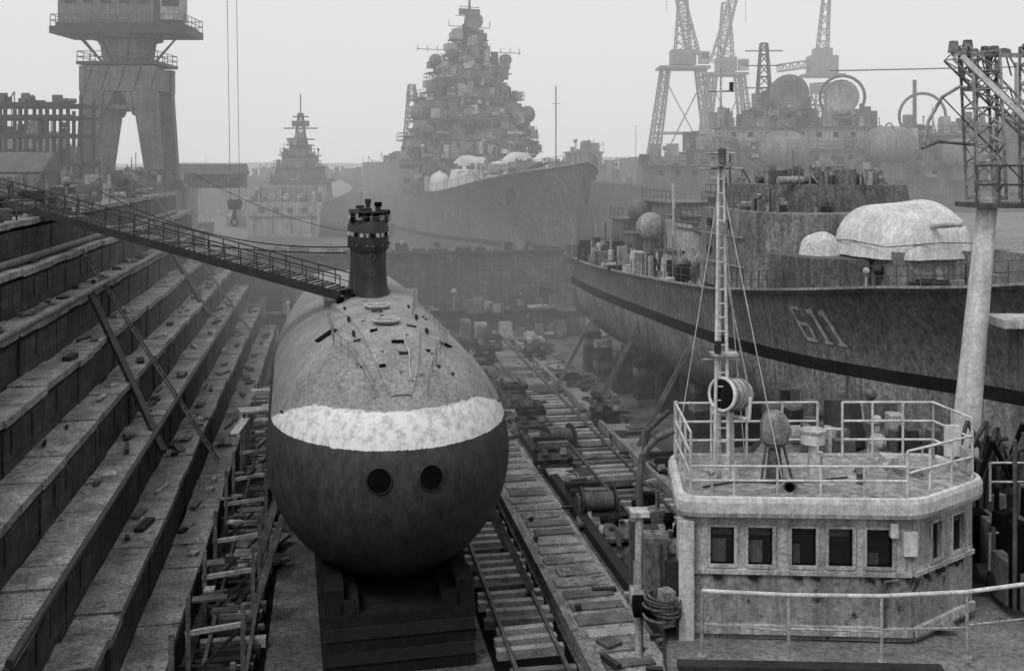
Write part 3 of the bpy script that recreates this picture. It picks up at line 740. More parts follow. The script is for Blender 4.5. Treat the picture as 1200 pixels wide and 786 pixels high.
mb.obj('deckhouse',rs,bevel=.05)
mb=MB()
mb.tarp((.3,11.4,13.9),(6.2,6.4,3.5),'white',n=34,seed=21,rz=.05); mb.tarp((3.9,9.2,13.7),(2.2,2.2,1.5),'canvas',n=18,seed=5,rz=.2); mb.cyl((.4,13.8,15.6),(.8,17.0,15.9),.16,'white_old',r2=.12)
mb.path([(3.35,8.6,14.6),(3.4,11.4,14.75),(3.3,14.2,14.6)],.03,'timber'); mb.path([(-2.8,14.6,14.7),(.3,14.75,14.8),(3.3,14.3,14.6)],.03,'timber')
mb.obj('covered_gun_mount',rs)
mb=MB()
for (x,y,z0,z1,a,b_,mt) in [(3.0,-7,10.6,14.2,3.2,3.5,'grey_c'),(2.5,-12,10.4,14.8,2.2,3.0,'white_old'),(0,-14,10.4,14,5,4,'grey_a'),(3.6,-17.5,10.4,13.2,2.6,2.4,'grey_b'),(-1,-20,10.4,15.6,5,6,'grey_a'),(1.5,-24,10.4,14,4,3,'grey_b'),(4.6,-10,10.4,12.4,1.6,2.2,'white_old'),(-1,-8,10.4,16.3,4.5,6,'grey_b'),(4.4,-7.6,10.6,14.6,.4,3,'white_old')]:
    mb.box((x,y,(z0+z1)/2),(a,b_,z1-z0),mt,taper=.93); mb.box((x,y,z1+.05),(a*1.05,b_*1.05,.12),'grey_b'); mb.rail([(x+a/2,y-b_/2,z1),(x+a/2,y+b_/2,z1)],1,'steel',.03,.9)
    mb.box((x+a/2-.02,y,z0+1.2),(.1,.7,1.6),'darksteel'); mb.box((x,y+b_/2-.02,(z0+z1)/2),(.6,.1,.6),'black')
mb.cyl((4.6,-13.8,10.6),(4.6,-13.8,13.2),.5,'grey_b'); mb.ball((4.6,-13.8,14.0),1.1,'grey_c'); mb.ball((2.2,-22,14.8),1.0,'grey_b'); mb.cyl((2.2,-22,10.6),(2.2,-22,14),.4,'grey_b')
for s in (0,1.6,3.2): mb.cyl((5.2-s*.1,-6+s,12.0),(5.2-s*.1,-4.8+s,12.5),.5,'grey_c',n=12)
gear(mb,0,6.4,-28,-3,10.3,260,['grey_a','grey_b','darksteel','grey_c','white_old','canvas','black'],.3,1.2,2.0)
gear(mb,-3.5,3.6,8.6,17,12.4,40,['grey_a','darksteel','white_old'],.3,.9,1.0)
gear(mb,-4,4,-2,6,17.6,50,['grey_a','grey_b','grey_c'],.3,1.0,1.2); gear(mb,1,5.2,-2,7,16.0,30,['grey_a','grey_b','darksteel','grey_c'],.3,.8,1.1)
mb.cyl((4.6,-9.4,12),(4.7,-9.2,17.4),.12,'white_old'); mb.cyl((3,-3.6,11),(3,-3.6,19.5),.08,'steel')
mb.obj('deck_equipment',rs)
mb=MB()
for i in range(11):
    y=-28+i*4.6
    for k in range(6): mb.box((0,y,.27+k*.52),(2.6 if k%2 else 1.8,1.3,.5),R.choice(['timber','timber_dark','riser']))
    for s in (-1,1):
        x=s*min(5.0,rows[min(len(rows)-1,int((y+31)/53*len(rows)))][3][0]*.8)
        if abs(x)>1.5: 
            for k in range(6): mb.box((x,y,.27+k*.6),(1.4,1.3-.1*k,.56),R.choice(['timber','floor_pale','timber_dark','riser']))
mb.obj('docking_blocks',rs)
mb=MB()
for i in range(3):
    y=-20+i*9; mb.beam((6.6,y,7.0),(10.0,y-1,.2),.28,.28,'timber')
mb.obj('side_shores',rs)

# ------------------------------------------------------------ broadside warship behind
bs=empty('moored_warship',(40,138,0),dirang(-1,.05))
mb=MB(); st=[(-40,6,5.5,15,5,0),(-20,7,6.5,14.6,5,0),(10,7,6.4,15,5,0),(24,4.5,3,16,5,.5),(31,.3,.1,17,5,2)]
hull(mb,st,9,.5,('boot','boot','hullgrey')); mb.obj('hull',bs)
mb=MB()
for (y0,y1,hw,z0,z1,mt) in [(-38,22,5,14.6,18.6,'grey_b'),(-34,16,4.6,18.6,20.6,'grey_a'),(-8,12,4.2,20.6,23.6,'grey_c'),(-32,-14,4.2,20.6,22.6,'grey_b'),(0,8,3,23.6,26,'grey_a')]:
    mb.box((0,(y0+y1)/2,(z0+z1)/2),(hw*2,y1-y0,z1-z0),mt); mb.box((0,(y0+y1)/2,z1),(hw*2+.8,y1-y0+.8,.2),'grey_b')
    for s in (-1,1): mb.rail([(s*(hw+.3),y0,z1),(s*(hw+.3),y1,z1)],1.1,'steel',.05,2)
    n=int((y1-y0)/2.2)
    for i in range(n):
        for s in (-1,1): mb.box((s*(hw+.02),y0+1.1+i*2.2,z1-1),(.15,.6,.6),'black')
    gear(mb,-hw,hw,y0,y1,z1,int((y1-y0)*4.2),['grey_a','grey_b','darksteel','grey_c','white_old'],.4,1.8,3.0)
    for s in (-1,1):
        for i in range(n): mb.box((s*(hw+R.uniform(0,.5)),R.uniform(y0,y1),R.uniform(z0,z1)),(.8,R.uniform(.3,1.6),R.uniform(.3,1.2)),R.choice(['grey_c','darksteel','grey_a']))
mb.obj('superstructure',bs)
mb=MB()
for X,z,r in ((35.5,20.6,2.9),(49,21.2,2.9),(58,20,2.4)):
    y=-(X-40)
    for s in (-1,1):
        mb.ball((s*5.2,y,z),r,'grey_a',sc=(1,1.15,.85),p=.8); mb.box((s*5.2,y,17.8),(3,3,2.2),'grey_b'); mb.ring((s*5.2,y,z),r*.98,.1,(0,1,0),'grey_b',n=24)
mb.dish((-3,-(36.8-40),27.8),2.7,(-1,.5,.15),'grey_b',depth=.25); mb.cyl((-2,3.2,23.6),(-2,3.2,27.5),.6,'grey_b')
mb.ring((-3.5,-(43.5-40),27.5),2.8,.2,(-1,.3,0),'grey_b',n=24); mb.dish((-3,-(43.5-40),27.5),2.3,(-1,.3,.1),'grey_c',depth=.2); mb.cyl((-2,-3.5,22),(-2,-3.5,26.5),.7,'grey_b')
mb.ring((-3,-(54-40),25),3.0,.2,(-1,0,0),'grey_b',n=24); mb.beam((0,-14,22),(0,-14,30),.4,.4,'grey_b')
mb.cyl((-3,-2,31.0),(-3,-26,31.4),.09,'darksteel',n=5); mb.cyl((-3,-26,20),(-3,-26,32),.2,'grey_b')
mb.lattice((0,6,26),(0,6,35),2,'steel',n=6,t=.18,w2=.8)
for z in (29,32,34): mb.beam((0,3.5,z),(0,8.5,z),.15,.15,'steel')
mb.obj('radar_and_masts',bs)

mb=MB(); mb.box((70,176,9.5),(150,26,7),'quay'); 
for i in range(24): mb.box((-3+i*6.2,162.7,8.8),(.8,.5,5.6),'timber_dark')
gear(mb,0,130,166,186,13,240,['grey_a','grey_b','darksteel'],.8,4,4.5)
gear(mb,2,30,166,186,13,120,['grey_a','grey_b','darksteel'],.8,3,7)
mb.obj('pier')
def bigcrane(name,loc,h,mt,jib=((2,0,20),(-12,0,44)),w=11):
    e=empty(name,loc); mb=MB()
    for s in (-1,1):
        for y in (-3,3):
            mb.lattice((s*w/2,y,0),(s*w/4,y*.5,h*.62),1.7,mt,n=9,t=.18,w2=1.3)
    mb.box((0,0,h*.30),(w*.85,6,.4),mt); mb.box((0,0,h*.62),(w*.72,6.4,.5),mt)
    for s in (-1,1): mb.beam((s*w*.45,-3,h*.08),(-s*w*.3,-1.8,h*.58),.2,.2,mt)
    mb.obj('legs',e)
    mb=MB(); mb.box((0,0,h*.62+2.0),(w*.34,4,2.8),'grey_a'); mb.box((w*.28,-2,h*.62+1.8),(1.8,2,2.2),'grey_c'); mb.box((w*.28,-3.05,h*.62+2.1),(1.4,.1,1.0),'glass')
    mb.lattice((0,0,h*.66),(0,0,h),3,mt,n=8,t=.18,w2=1.4); mb.obj('cab',e)
    mb=MB(); mb.lattice(jib[0],jib[1],2.2,mt,n=14,t=.17,w2=.9); mb.cyl((0,0,h),jib[1],.07,'darksteel',n=4); mb.cyl(jib[1],(jib[1][0],jib[1][1],jib[1][2]-14),.05,'darksteel',n=4); mb.obj('jib',e)
bigcrane('lattice_crane',(32,192,13),38,'grey_a',((2,0,26),(-3,0,48)),13)
bigcrane('lattice_crane',(43,206,13),38,'grey_a',((-2,0,26),(4,0,48)),11)
e=empty('slewing_crane',(63,208,13)); mb=MB()
mb.lattice((0,0,0),(0,0,20),5,'grey_b',n=8,t=.3,w2=3.5); mb.cyl((0,0,20),(0,0,22),2.6,'grey_b'); mb.box((0,0,23.5),(8,5,.6),'grey_b'); mb.box((0,0,25.6),(5.5,4,3.8),'grey_a'); mb.box((0,0,28),(3.4,3,2),'grey_a'); mb.lattice((0,0,28),(1.5,0,48),2,'grey_b',n=8,t=.2,w2=.7); mb.lattice((-2,0,26),(-9,0,25),1.4,'grey_b',n=5,t=.2); mb.obj('tower',e)
mb=MB(); mb.box((60,205,9.5),(120,26,7),'quay'); gear(mb,2,118,193,217,13,120,['grey_a','grey_b'],1,4,7); mb.obj('pier')
def block(name,loc,sz,mt,rz=0):
    mb=MB(); a,b_,h=sz; mb.box((0,0,h/2),sz,mt); mb.box((0,0,h+.15),(a+.6,b_+.6,.3),'grey_b')
    fl=max(1,int(h/3)); n=int(a/2.5)
    for f in range(fl):
        for i in range(n): mb.box((-a/2+1.3+i*2.5,-b_/2-.02,1.7+f*3),(1.1,.12,1.4),'glass'); mb.box((-a/2+1.3+i*2.5,-b_/2-.06,.95+f*3),(1.3,.16,.12),'grey_c')
    gear(mb,-a/2,a/2,-b_/2,b_/2,h+.3,10,['grey_b','darksteel'],.5,1.6,2); mb.obj(name,loc=loc,rz=rz)
block('dockside_building',(12.5,180,13),(6,8,7.5),'grey_b'); block('dockside_building',(92,182,13),(30,10,11),'grey_b'); block('dockside_building',(64,180,13),(18,8,9),'grey_a')
mb=MB(); mb.cyl((7.5,175,13),(7.5,175,32),.12,'steel'); mb.beam((6.8,175,29),(8.2,175,29),.1,.1,'steel'); mb.obj('mast_pole')
mb=MB(); mb.box((-50,209,12.0),(96,12,7.2),'brickwall'); gear(mb,-97,-4,204,214,15.6,340,['grey_b','darksteel','grey_a','steel'],.8,3.0,2.6)
for i in range(22): mb.cyl((-97+i*4.4,202.6,6),(-97+i*4.4,202.6,14+R.uniform(0,2)),.35,'timber_dark',n=6)
gear(mb,-97,-4,202,203.2,9,120,['grey_b','darksteel','timber','grey_a'],.8,3.0,5.0)
mb.obj('breakwater')
for x,y,a in ((-46,172,.3),(-20,176,1.2),(-40,186,1.7),(-23,146,1.5),(-50,150,1.4)):
    mb=MB(); hull(mb,[(-6,1.8,1.6,10.2,7.8,0),(0,2.1,1.9,10.0,7.6,0),(5,1.2,.9,10.6,7.8,.2),(7,.1,.05,11,8,.6)],9,.2,('boot','boot','darksteel'),n=4)
    mb.box((0,-1.5,11.2),(2.4,3.2,2.2),'grey_c',taper=.9); mb.box((0,.05,11.7),(1.8,.12,.7),'glass'); mb.cyl((0,-1.5,12.2),(0,-1.5,15),.08,'darksteel'); mb.cyl((0,-3.6,10),(0,-3.8,12.6),.35,'darksteel'); mb.rail([(-1.6,-5.5,10.1),(1.6,-5.5,10.1)],.8,'steel')
    mb.obj('workboat',loc=(x,y,0),rz=a)
mb=MB(); vs=[];fs=[];n=160
for i in range(n):
    x=-2600+i*34; h=8.5+12+6*math.sin(i*.09)+4*math.sin(i*.31+1)+R.uniform(-1.5,1.5)
    vs+=[(x,1500,8),(x,1560,max(11,h*.7)),(x,1700,max(12,h*.9)),(x,2100,8)]
for i in range(n-1):
    for j in range(3): fs.append((i*4+j,(i+1)*4+j,(i+1)*4+j+1,i*4+j+1))
mb.add(vs,fs,'shore',True); mb.obj('distant_hills')

# ------------------------------------------------------------ tug with wheelhouse
tug=empty('tugboat',(0,0,0))
hx,hy=7.9,22.0; td=Vector((-.3,-.954)); ta=dirang(td.x,td.y)
mb=MB(); st=[(-16,3.4,3.0,9.0,2.4,0),(-8,4.4,4.1,8.9,1.6,0),(0,4.5,4.1,9.0,1.5,0),(4,3.9,3.2,9.3,1.5,.2),(7,2.4,1.6,9.7,1.7,.6),(9.5,.3,.1,10.2,2.4,1)]
hull(mb,st,6.5,.6,('darksteel','black','steel')); 
for y in (-12,-9,-6,-3,0,3,6):
    for k in range(3): mb.box((0,y,.25+k*.5),(2.2,1,.48),'timber')
o=mb.obj('hull',tug,loc=(hx,hy,0),rz=ta)
mb=MB()
def wallwin(p0,p1,zs,z0,z1,wins,mtw='white_old',mlow='rustwall',zb=8.8,th=.16):
    p0=Vector(p0);p1=Vector(p1);L_=(p1-p0).length;d=(p1-p0).normalized();ang=math.atan2(d.y,d.x)
    def seg(a,b,za,zb_,mt,t=th,off=0):
        c=p0+d*((a+b)/2); nrm=Vector((d.y,-d.x)); c=c+nrm*off; mb.box((c.x,c.y,(za+zb_)/2),(b-a,t,zb_-za),mt,rz=ang)
    seg(0,L_,zb,zs,mlow); seg(0,L_,z1,z1+.32,mtw)
    cur=0
    seg(0,L_,zs,z0,mtw,th+.03)
    for a,b in wins:
        seg(cur,a,z0,z1,mtw); cur=b
        seg(a,b,z0,z1,'glass',.02,-.03)
        for q in (a,b): seg(q-.035,q+.035,z0,z1,'white_old',.05,.1)
        seg(a,b,z0-.02,z0+.05,'white_old',.06,.1); seg(a,b,z1-.05,z1+.01,'white_old',.06,.1)
        k=R.random()
        if k<.7: seg(a+.06,a+(b-a)*R.uniform(.3,.8),z0+.06,z0+R.uniform(.2,.6),R.choice(['grey_b','steel']),.012,-.012)
        if k>.4: seg(a+.05,b-.05,z1-.25,z1-.06,'steel',.01,-.014)
    seg(cur,L_,z0,z1,mtw)
PL=Vector((3.78,22.1));PR=Vector((8.5,21.85));PC=Vector((10.35,23.2));BR=Vector((10.0,25.0));BL=Vector((4.1,24.9))
wf=[(.45,1.02),(1.25,1.83),(2.17,2.75),(2.95,3.52),(3.75,4.35)]
wallwin(PL,PR,10.22,10.34,11.24,wf)
wallwin(PR,PC,10.22,10.34,11.24,[(.62,1.05),(1.42,1.95)])
wallwin(PC,BR,10.22,10.34,11.24,[(.5,1.2)]); wallwin(BL,PL,10.22,10.34,11.24,[(.6,1.3),(1.7,2.3)]); wallwin(BR,BL,10.22,10.34,11.24,[(1,1.8),(3.4,4.2)])
for a,b in ((PL,PR),(PR,PC)):
    d=(b-a).normalized(); nn=Vector((d.y,-d.x))*.1; mb.beam((a.x+nn.x,a.y+nn.y,10.24),(b.x+nn.x,b.y+nn.y,10.24),.1,.1,'white_old'); mb.beam((a.x+nn.x,a.y+nn.y,9.02),(b.x+nn.x,b.y+nn.y,9.02),.12,.2,'white_old')
    nn2=nn*1.15
    for k in range(7):
        t=R.uniform(.03,.95); mb.beam((a.x+(b.x-a.x)*t+nn2.x,a.y+(b.y-a.y)*t+nn2.y,10.17),(a.x+(b.x-a.x)*(t+.04)+nn2.x,a.y+(b.y-a.y)*(t+.04)+nn2.y,10.17-R.uniform(0,.1)),.06,R.uniform(.05,.16),'boot')
mb.box((3.72,21.98,9.9),(.32,.34,2.9),'white'); mb.box((8.45,21.78,10.9),(.28,.2,.5),'white'); mb.box((8.1,21.72,11.2),(.16,.14,.3),'white')
mb.box((6.8,23.4,8.95),(5.6,2.6,.1),'deckgrey')
mb.path([(7.9,21.72,9.1),(7.9,21.72,10.1),(8.2,21.7,10.15)],.03,'grey_b')
mb.obj('wheelhouse',tug,bevel=.012)
mb=MB()
def roundpoly(P,r,n=5):
    out=[];m=len(P)
    for i in range(m):
        a=Vector(P[i-1]);b=Vector(P[i]);c=Vector(P[(i+1)%m]); d1=(a-b).normalized();d2=(c-b).normalized()
        p=b+d1*r;q=b+d2*r
        for k in range(n+1):
            t=k/n; out.append(tuple((p*(1-t)**2+b*2*t*(1-t)+q*t*t)))
    return out
RP=roundpoly([(3.5,21.75),(8.65,21.55),(10.75,23.1),(10.45,25.1),(3.8,25.1)],.45)
def shrink(P,k):
    cx=sum(p[0] for p in P)/len(P);cy=sum(p[1] for p in P)/len(P); return [(cx+(p[0]-cx)*k,cy+(p[1]-cy)*k) for p in P]
def loft2(rings,mts):
    n=len(rings[0][0])
    for i in range(len(rings)-1):
        vs=[(p[0],p[1],rings[i][1]) for p in rings[i][0]]+[(p[0],p[1],rings[i+1][1]) for p in rings[i+1][0]]
        mb.add(vs,[(j,(j+1)%n,n+(j+1)%n,n+j) for j in range(n)],mts[i],True)
loft2([(shrink(RP,.93),11.44),(shrink(RP,.99),11.47),(RP,11.56),(RP,11.78),(shrink(RP,.985),11.88),(shrink(RP,.955),11.90),(shrink(RP,.95),11.84)],['grey_c','white_old','white','white','white','white'])
mb.add([(p[0],p[1],11.84) for p in shrink(RP,.95)],[tuple(range(len(RP)))],'grey_c'); mb.add([(p[0],p[1],11.44) for p in shrink(RP,.93)],[tuple(reversed(range(len(RP))))],'white_old')
mb.obj('roof',tug)
mb=MB()
z=11.84
mb.rail([(3.85,22.05,z),(3.95,24.7,z),(7.4,24.8,z)],1.35,'white',.032,.8,3)
mb.rail([(7.4,24.8,z),(8.0,24.8,z)],.7,'white',.03,.8,1)
mb.rail([(8.0,24.8,z),(10.2,24.8,z),(10.45,23.25,z)],1.35,'white',.032,.8,3)
mb.rail([(10.45,23.25,z),(8.5,22.0,z)],.95,'white',.03,.9,2); mb.rail([(8.5,22.0,z),(3.85,22.05,z)],.62,'white',.028,.95,2)
mb.box((10.15,23.6,z+.75),(.35,.12,.7),'white'); mb.box((10.35,23.4,z+.4),(.12,.4,.5),'white_old')
mb.cyl((3.95,24.7,z),(3.95,24.7,z+1.4),.05,'white')
mb.obj('roof_railing',tug)
mb=MB()
c=Vector((4.95,23.2,13.75)); mb.cyl((4.95,23.2,z),(4.95,23.2,13.35),.1,'white',r2=.08); mb.cyl((4.95,23.2,z),(4.95,23.2,12.2),.22,'white',r2=.14)
ax=Vector((-.75,-.62,.12)).normalized()
mb.cyl(c-ax*.3,c+ax*.3,.36,'white_old',n=24); mb.ring(c+ax*.3,.36,.04,ax,'white',n=24); mb.cyl(c+ax*.28,c+ax*.305,.32,'glass',n=24); mb.ball(c-ax*.3,.34,'white_old',sc=(1,1,1),seg=16,rings=8)
for k in range(3): mb.ring(c-ax*(.2-.18*k),.365,.012,ax,'grey_b',n=20,m=4)
mb.path([(4.62,23.5,13.2),(4.6,23.55,13.75)],.04,'white'); mb.path([(5.3,22.9,13.2),(5.32,22.85,13.75)],.04,'white'); mb.cyl((4.6,23.5,13.25),(5.32,22.9,13.25),.045,'white')
mb.cyl((5.95,23.2,z),(5.95,23.2,12.5),.2,'grey_b',r2=.14,n=14); mb.ball((5.95,23.2,12.95),.32,'grey_c',sc=(1,1,1.35),seg=18,rings=12,p=.8,lump=.06); mb.ring((5.95,23.2,12.7),.3,.03,(0,0,1),'grey_b')
mb.path([(5.6,23,z),(5.75,23.1,12.8),(5.95,23.2,13.1)],.03,'grey_b'); mb.path([(6.3,23,z),(6.1,23.1,12.7)],.03,'grey_b')
mb.cyl((6.0,22.15,11.98),(6.0,22.6,11.98),.15,'grey_b',r2=.07,n=16); mb.ring((6.0,22.15,11.98),.15,.025,(0,1,0),'grey_c',n=16); mb.cyl((6.0,22.13,11.98),(6.0,22.16,11.98),.1,'black',n=12)
mb.cyl((6.75,23.0,z),(6.75,23.0,12.7),.11,'white',r2=.09); mb.cyl((6.75,23.0,12.7),(6.75,23.0,12.95),.27,'white',n=16); mb.cyl((6.75,23.0,12.95),(6.75,23.0,13.0),.3,'white_old',n=16); mb.box((6.75,22.9,12.2),(.22,.2,.5),'white_old')
mb.cyl((7.75,22.8,z),(7.75,22.8,12.1),.08,'grey_b'); mb.cyl((7.75,22.8,12.1),(7.75,22.8,12.2),.15,'grey_b',r2=.1,n=14)
mb.box((9.2,23.6,z+.08),(.7,.5,.16),'grey_c'); mb.box((8.9,24.2,z+.12),(.3,.5,.24),'white_old')
for (x,y) in ((4.4,22.6),(7.2,23.9),(8.4,23.0)): mb.cyl((x,y,z),(x,y,z+.3),.05,'white_old',n=8); mb.ball((x,y,z+.34),.09,'white_old',seg=10,rings=6)
mb.path([(4.2,22.5,z+.03),(5.0,22.9,z+.03),(6.2,22.8,z+.03),(7.6,23.2,z+.03)],.02,'darksteel')
mb.obj('searchlight_and_fittings',tug)
mb=MB()
for x,y in ((4.55,23.0),(4.87,23.0),(4.71,23.3)):
    mb.cyl((x,y,11.84),(4.71+(x-4.71)*.35,23.1+(y-23.1)*.35,18.9),.045,'white',r2=.03,n=8)
for k in range(22):
    zk=12.1+k*.31; f=1-.65*(zk-11.84)/7.06
    mb.cyl((4.71-.16*f,23.1-.1*f,zk),(4.71+.16*f,23.1-.1*f,zk),.018,'white',n=5)
    mb.cyl((4.71-.16*f,23.1-.1*f,zk),(4.71,23.1+.2*f,zk+.15),.014,'white',n=4)
mb.cyl((4.71,23.1,18.8),(4.71,23.1,21.6),.035,'white_old',r2=.018,n=6)
for zz,w in ((14.55,.42),(18.85,.5),(19.2,.32),(20.6,.3)): mb.cyl((4.71-w,23.1,zz),(4.71+w,23.1,zz),.024,'white_old',n=6)
mb.box((4.71,23.1,18.95),(.5,.35,.08),'grey_c'); mb.cyl((4.71,22.95,18.98),(4.71,22.95,19.3),.09,'grey_b'); mb.cyl((4.95,23.1,20.6),(4.95,23.1,20.8),.05,'darksteel'); mb.box((4.75,23.0,14.7),(.6,.3,.06),'white_old'); mb.cyl((4.6,22.9,14.73),(4.6,22.9,15.0),.08,'darksteel')
mb.cyl((4.71,22.8,17.4),(4.71,22.8,17.65),.09,'grey_c')
for p in ((6.0,22.6,z),(5.6,24.6,z),(3.9,24.5,z)): mb.cyl((4.71,23.1,18.7),p,.013,'white',n=4)
mb.cyl((4.71,23.1,17.0),(5.35,23.0,z+1.9),.02,'white_old',n=4)
mb.obj('signal_mast',tug)
mb=MB()
pts=[(3.85,20.75,8.95),(5.55,20.55,8.95),(7.4,20.5,8.95),(9.2,20.7,8.95),(11.0,21.2,8.95),(12.3,22.2,8.95)]
for p in pts: mb.cyl(p,(p[0],p[1],10.32),.035,'white_old',n=8); mb.cyl(p,(p[0],p[1],9.02),.09,'white_old',n=8)
for a,b in zip(pts[:-1],pts[1:]):
    mb.cyl((a[0],a[1],10.32),(b[0],b[1],10.32),.045,'white',n=8); mb.cyl((a[0],a[1],9.65),(b[0],b[1],9.6),.018,'white_old',n=6)
mb.beam((3.3,20.4,8.98),(8.5,20.2,8.98),.3,.12,'darksteel')
mb.obj('deck_railing',tug)
mb=MB()
mb.cyl((2.78,22.4,8.2),(2.78,22.4,11.3),.09,'white_old'); mb.box((2.78,22.4,11.35),(.4,.4,.1),'white_old')
mb.path([(3.1,24.2,9),(3.0,24.2,11.4),(3.1,24.2,12.1),(3.4,24.1,12.5),(3.8,24.1,12.7)],.09,'grey_b')
mb.path([(3.3,25.6,9),(3.2,25.6,11.2),(3.4,25.6,12.3),(3.9,25.5,12.8)],.07,'steel')
gear(mb,2.9,3.6,21.6,26,9.2,46,['steel','darksteel','grey_b','rustwall','black'],.15,.5,1.8)
mb.box((3.25,23.0,9.9),(.6,1.0,1.6),'rustwall',rz=.15); mb.cyl((3.1,22.2,9.6),(3.5,22.2,9.7),.35,'darksteel',n=16)
for i in range(7): mb.ring((3.15+R.uniform(-.1,.1),21.7,9.4+i*.07),.3,.035,(.1,R.uniform(-.1,.1),1),'timber',n=16,m=5)
gear(mb,11.0,13.2,22.5,29,9.0,70,['steel','darksteel','grey_b','black','darksteel'],.2,.8,2.4)
for i in range(16): 
    x=11.6+R.uniform(-.6,1.8); y=R.uniform(24.5,27.5); mb.path([(x,y,9),(x+R.uniform(-.2,.2),y,10.6+R.uniform(0,1)),(x+R.uniform(.2,.5),y,11.5+R.uniform(0,.8)),(x+R.uniform(.5,1),y,R.uniform(10.5,12))],.06,R.choice(['black','darksteel','steel']))
mb.rail([(11.2,24.0,9.0),(13.4,24.6,9.0),(14.2,28,9.0)],1.3,'white_old',.035,1.0,3)
mb.box((11.9,24.9,9.7),(1.0,1.0,1.4),'grey_b'); mb.rail([(11.3,24.2,11.0),(12.5,24.2,11.0)],.9,'white_old',.03,.6,2)
mb.box((9.4,29.5,9.9),(4.2,6,1.8),'grey_b',rz=-.3); mb.cyl((9.6,29.6,10.8),(9.6,29.8,12.1),.6,'darksteel',r2=.5,n=18)
gear(mb,8,12,27,34,10.8,36,['steel','grey_b','darksteel','white_old'],.2,.8,.9)
mb.obj('deck_machinery',tug)
mb=MB()
c0=Vector((13.1,30,9.0)); c1=Vector((13.95,30,18.0))
mb.cyl(c0,c1,.42,'white',r2=.27,n=20); mb.cyl(c0,c0+Vector((0,0,.5)),.7,'grey_b',n=20)
mb.box((14.6,30,17.75),(2.6,1.5,.14),'steel'); mb.rail([(13.3,29.3,17.8),(15.9,29.3,17.8)],1.1,'steel',.03,.6,2)
mb.box((15.1,30,14.35),(2.0,1.3,.25),'white_old'); mb.box((15.2,30,13.4),(.9,.9,1.6),'grey_b')
for x in (13.6,14.2): mb.beam((x,30,17.8),(x,30,22.0),.08,.08,'grey_c')
mb.lattice((13.9,30,17.9),(13.7,30,22.2),.8,'grey_c',n=8,t=.05); mb.lattice((15.4,30,17.9),(15.4,30,22.4),.7,'grey_c',n=8,t=.05)
mb.lattice((13.0,30,22.2),(15.9,30,19.3),.6,'grey_c',n=7,t=.04,w2=.5); mb.beam((13.0,29.6,22.05),(15.9,29.6,19.2),.1,.16,'white'); mb.beam((12.9,30,22.15),(16.2,30,22.1),.1,.12,'grey_c')
for i in range(22):
    x=R.uniform(12.9,15.9); h=R.uniform(.1,.4); mb.box((x,30+R.uniform(-.3,.3),22.2+h/2),(R.uniform(.08,.3),.2,h),R.choice(['steel','grey_a','grey_b']),rz=R.uniform(0,1),taper=.7)
    mb.cyl((x,30,22.1),(x+R.uniform(-.2,.2),30,21.9-R.uniform(.1,.5)),.025,'steel',n=5)
mb.path([(12.05,30,19.4),(12.2,30,20.2),(12.6,30,20.9),(13.1,30,21.2),(13.7,30,21.1)],.05,'grey_c'); mb.path([(12.0,30,19.4),(12.5,30,19.6),(13.6,30,19.5)],.05,'grey_b')
mb.cyl((12.6,30,20.9),(15.4,30,18),.02,'darksteel',n=4)
mb.obj('deck_crane')

mb=MB()
for a,b,s in (((-33,60,17.5),(-10,62,13.5),1.0),((-30,74,17),(-9,58,14.2),1.2),((-28,90,18),(-14,100,12),1.0)):
    a=Vector(a);b=Vector(b);P=[a.lerp(b,t/14)-Vector((0,0,s*4*(t/14)*(1-t/14))) for t in range(15)]
    mb.path(P,.035,'black',n=5)
mb.obj('mooring_cables')

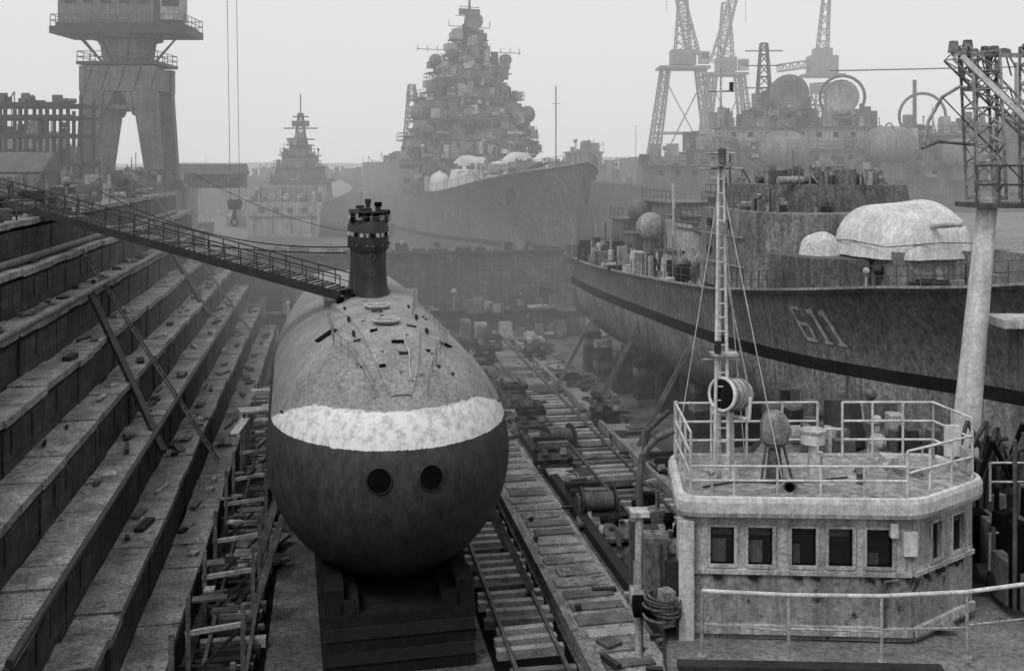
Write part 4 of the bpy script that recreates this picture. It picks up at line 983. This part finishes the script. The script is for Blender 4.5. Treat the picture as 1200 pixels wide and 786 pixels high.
# ------------------------------------------------------------ harbour air haze, with added glow
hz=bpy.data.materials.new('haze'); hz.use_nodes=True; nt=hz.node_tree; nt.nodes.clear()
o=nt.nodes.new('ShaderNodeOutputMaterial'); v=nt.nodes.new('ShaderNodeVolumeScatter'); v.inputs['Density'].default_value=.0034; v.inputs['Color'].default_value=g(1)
em=nt.nodes.new('ShaderNodeEmission'); em.inputs['Color'].default_value=g(1); em.inputs['Strength'].default_value=.0034*.26  # faint glow added to the volume, stands in for multiply scattered light
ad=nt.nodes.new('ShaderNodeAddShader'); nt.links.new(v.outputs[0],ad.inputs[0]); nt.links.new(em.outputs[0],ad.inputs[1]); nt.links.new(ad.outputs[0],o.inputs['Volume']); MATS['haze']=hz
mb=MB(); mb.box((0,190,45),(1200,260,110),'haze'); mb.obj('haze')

# ------------------------------------------------------------ light
W=bpy.data.worlds.new('World'); scene.world=W; W.use_nodes=True; nt=W.node_tree; N=nt.nodes; L=nt.links
bg=N['Background']; sk=N.new('ShaderNodeTexSky'); sk.sky_type='NISHITA'; sk.sun_disc=False
EL=math.radians(52); AZ=math.radians(215)
sk.sun_elevation=EL; sk.sun_rotation=AZ; sk.air_density=1.0; sk.dust_density=3; sk.ozone_density=1
hs=N.new('ShaderNodeHueSaturation'); hs.inputs['Saturation'].default_value=0; L.new(sk.outputs[0],hs.inputs['Color'])
mx=N.new('ShaderNodeMix'); mx.data_type='RGBA'; mx.inputs[0].default_value=.82; mx.inputs[7].default_value=g(6.0)
L.new(hs.outputs[0],mx.inputs[6]); L.new(mx.outputs[2],bg.inputs['Color']); bg.inputs['Strength'].default_value=.15
sl=bpy.data.lights.new('sun','SUN'); sl.energy=1.4; sl.angle=math.radians(18); sl.color=(1,.995,.99)
so=bpy.data.objects.new('sun',sl); scene.collection.objects.link(so)
sdir=Vector((math.sin(AZ)*math.cos(EL),math.cos(AZ)*math.cos(EL),math.sin(EL))); so.rotation_euler=sdir.to_track_quat('Z','Y').to_euler()
# ------------------------------------------------------------ camera
cam=bpy.data.cameras.new('camera'); co=bpy.data.objects.new('camera',cam); scene.collection.objects.link(co)
co.location=(0,0,19); co.rotation_euler=(math.radians(90),0,0); cam.lens=36; cam.sensor_width=36; cam.shift_y=-203/1200; cam.clip_end=8000; cam.clip_start=.2
scene.camera=co
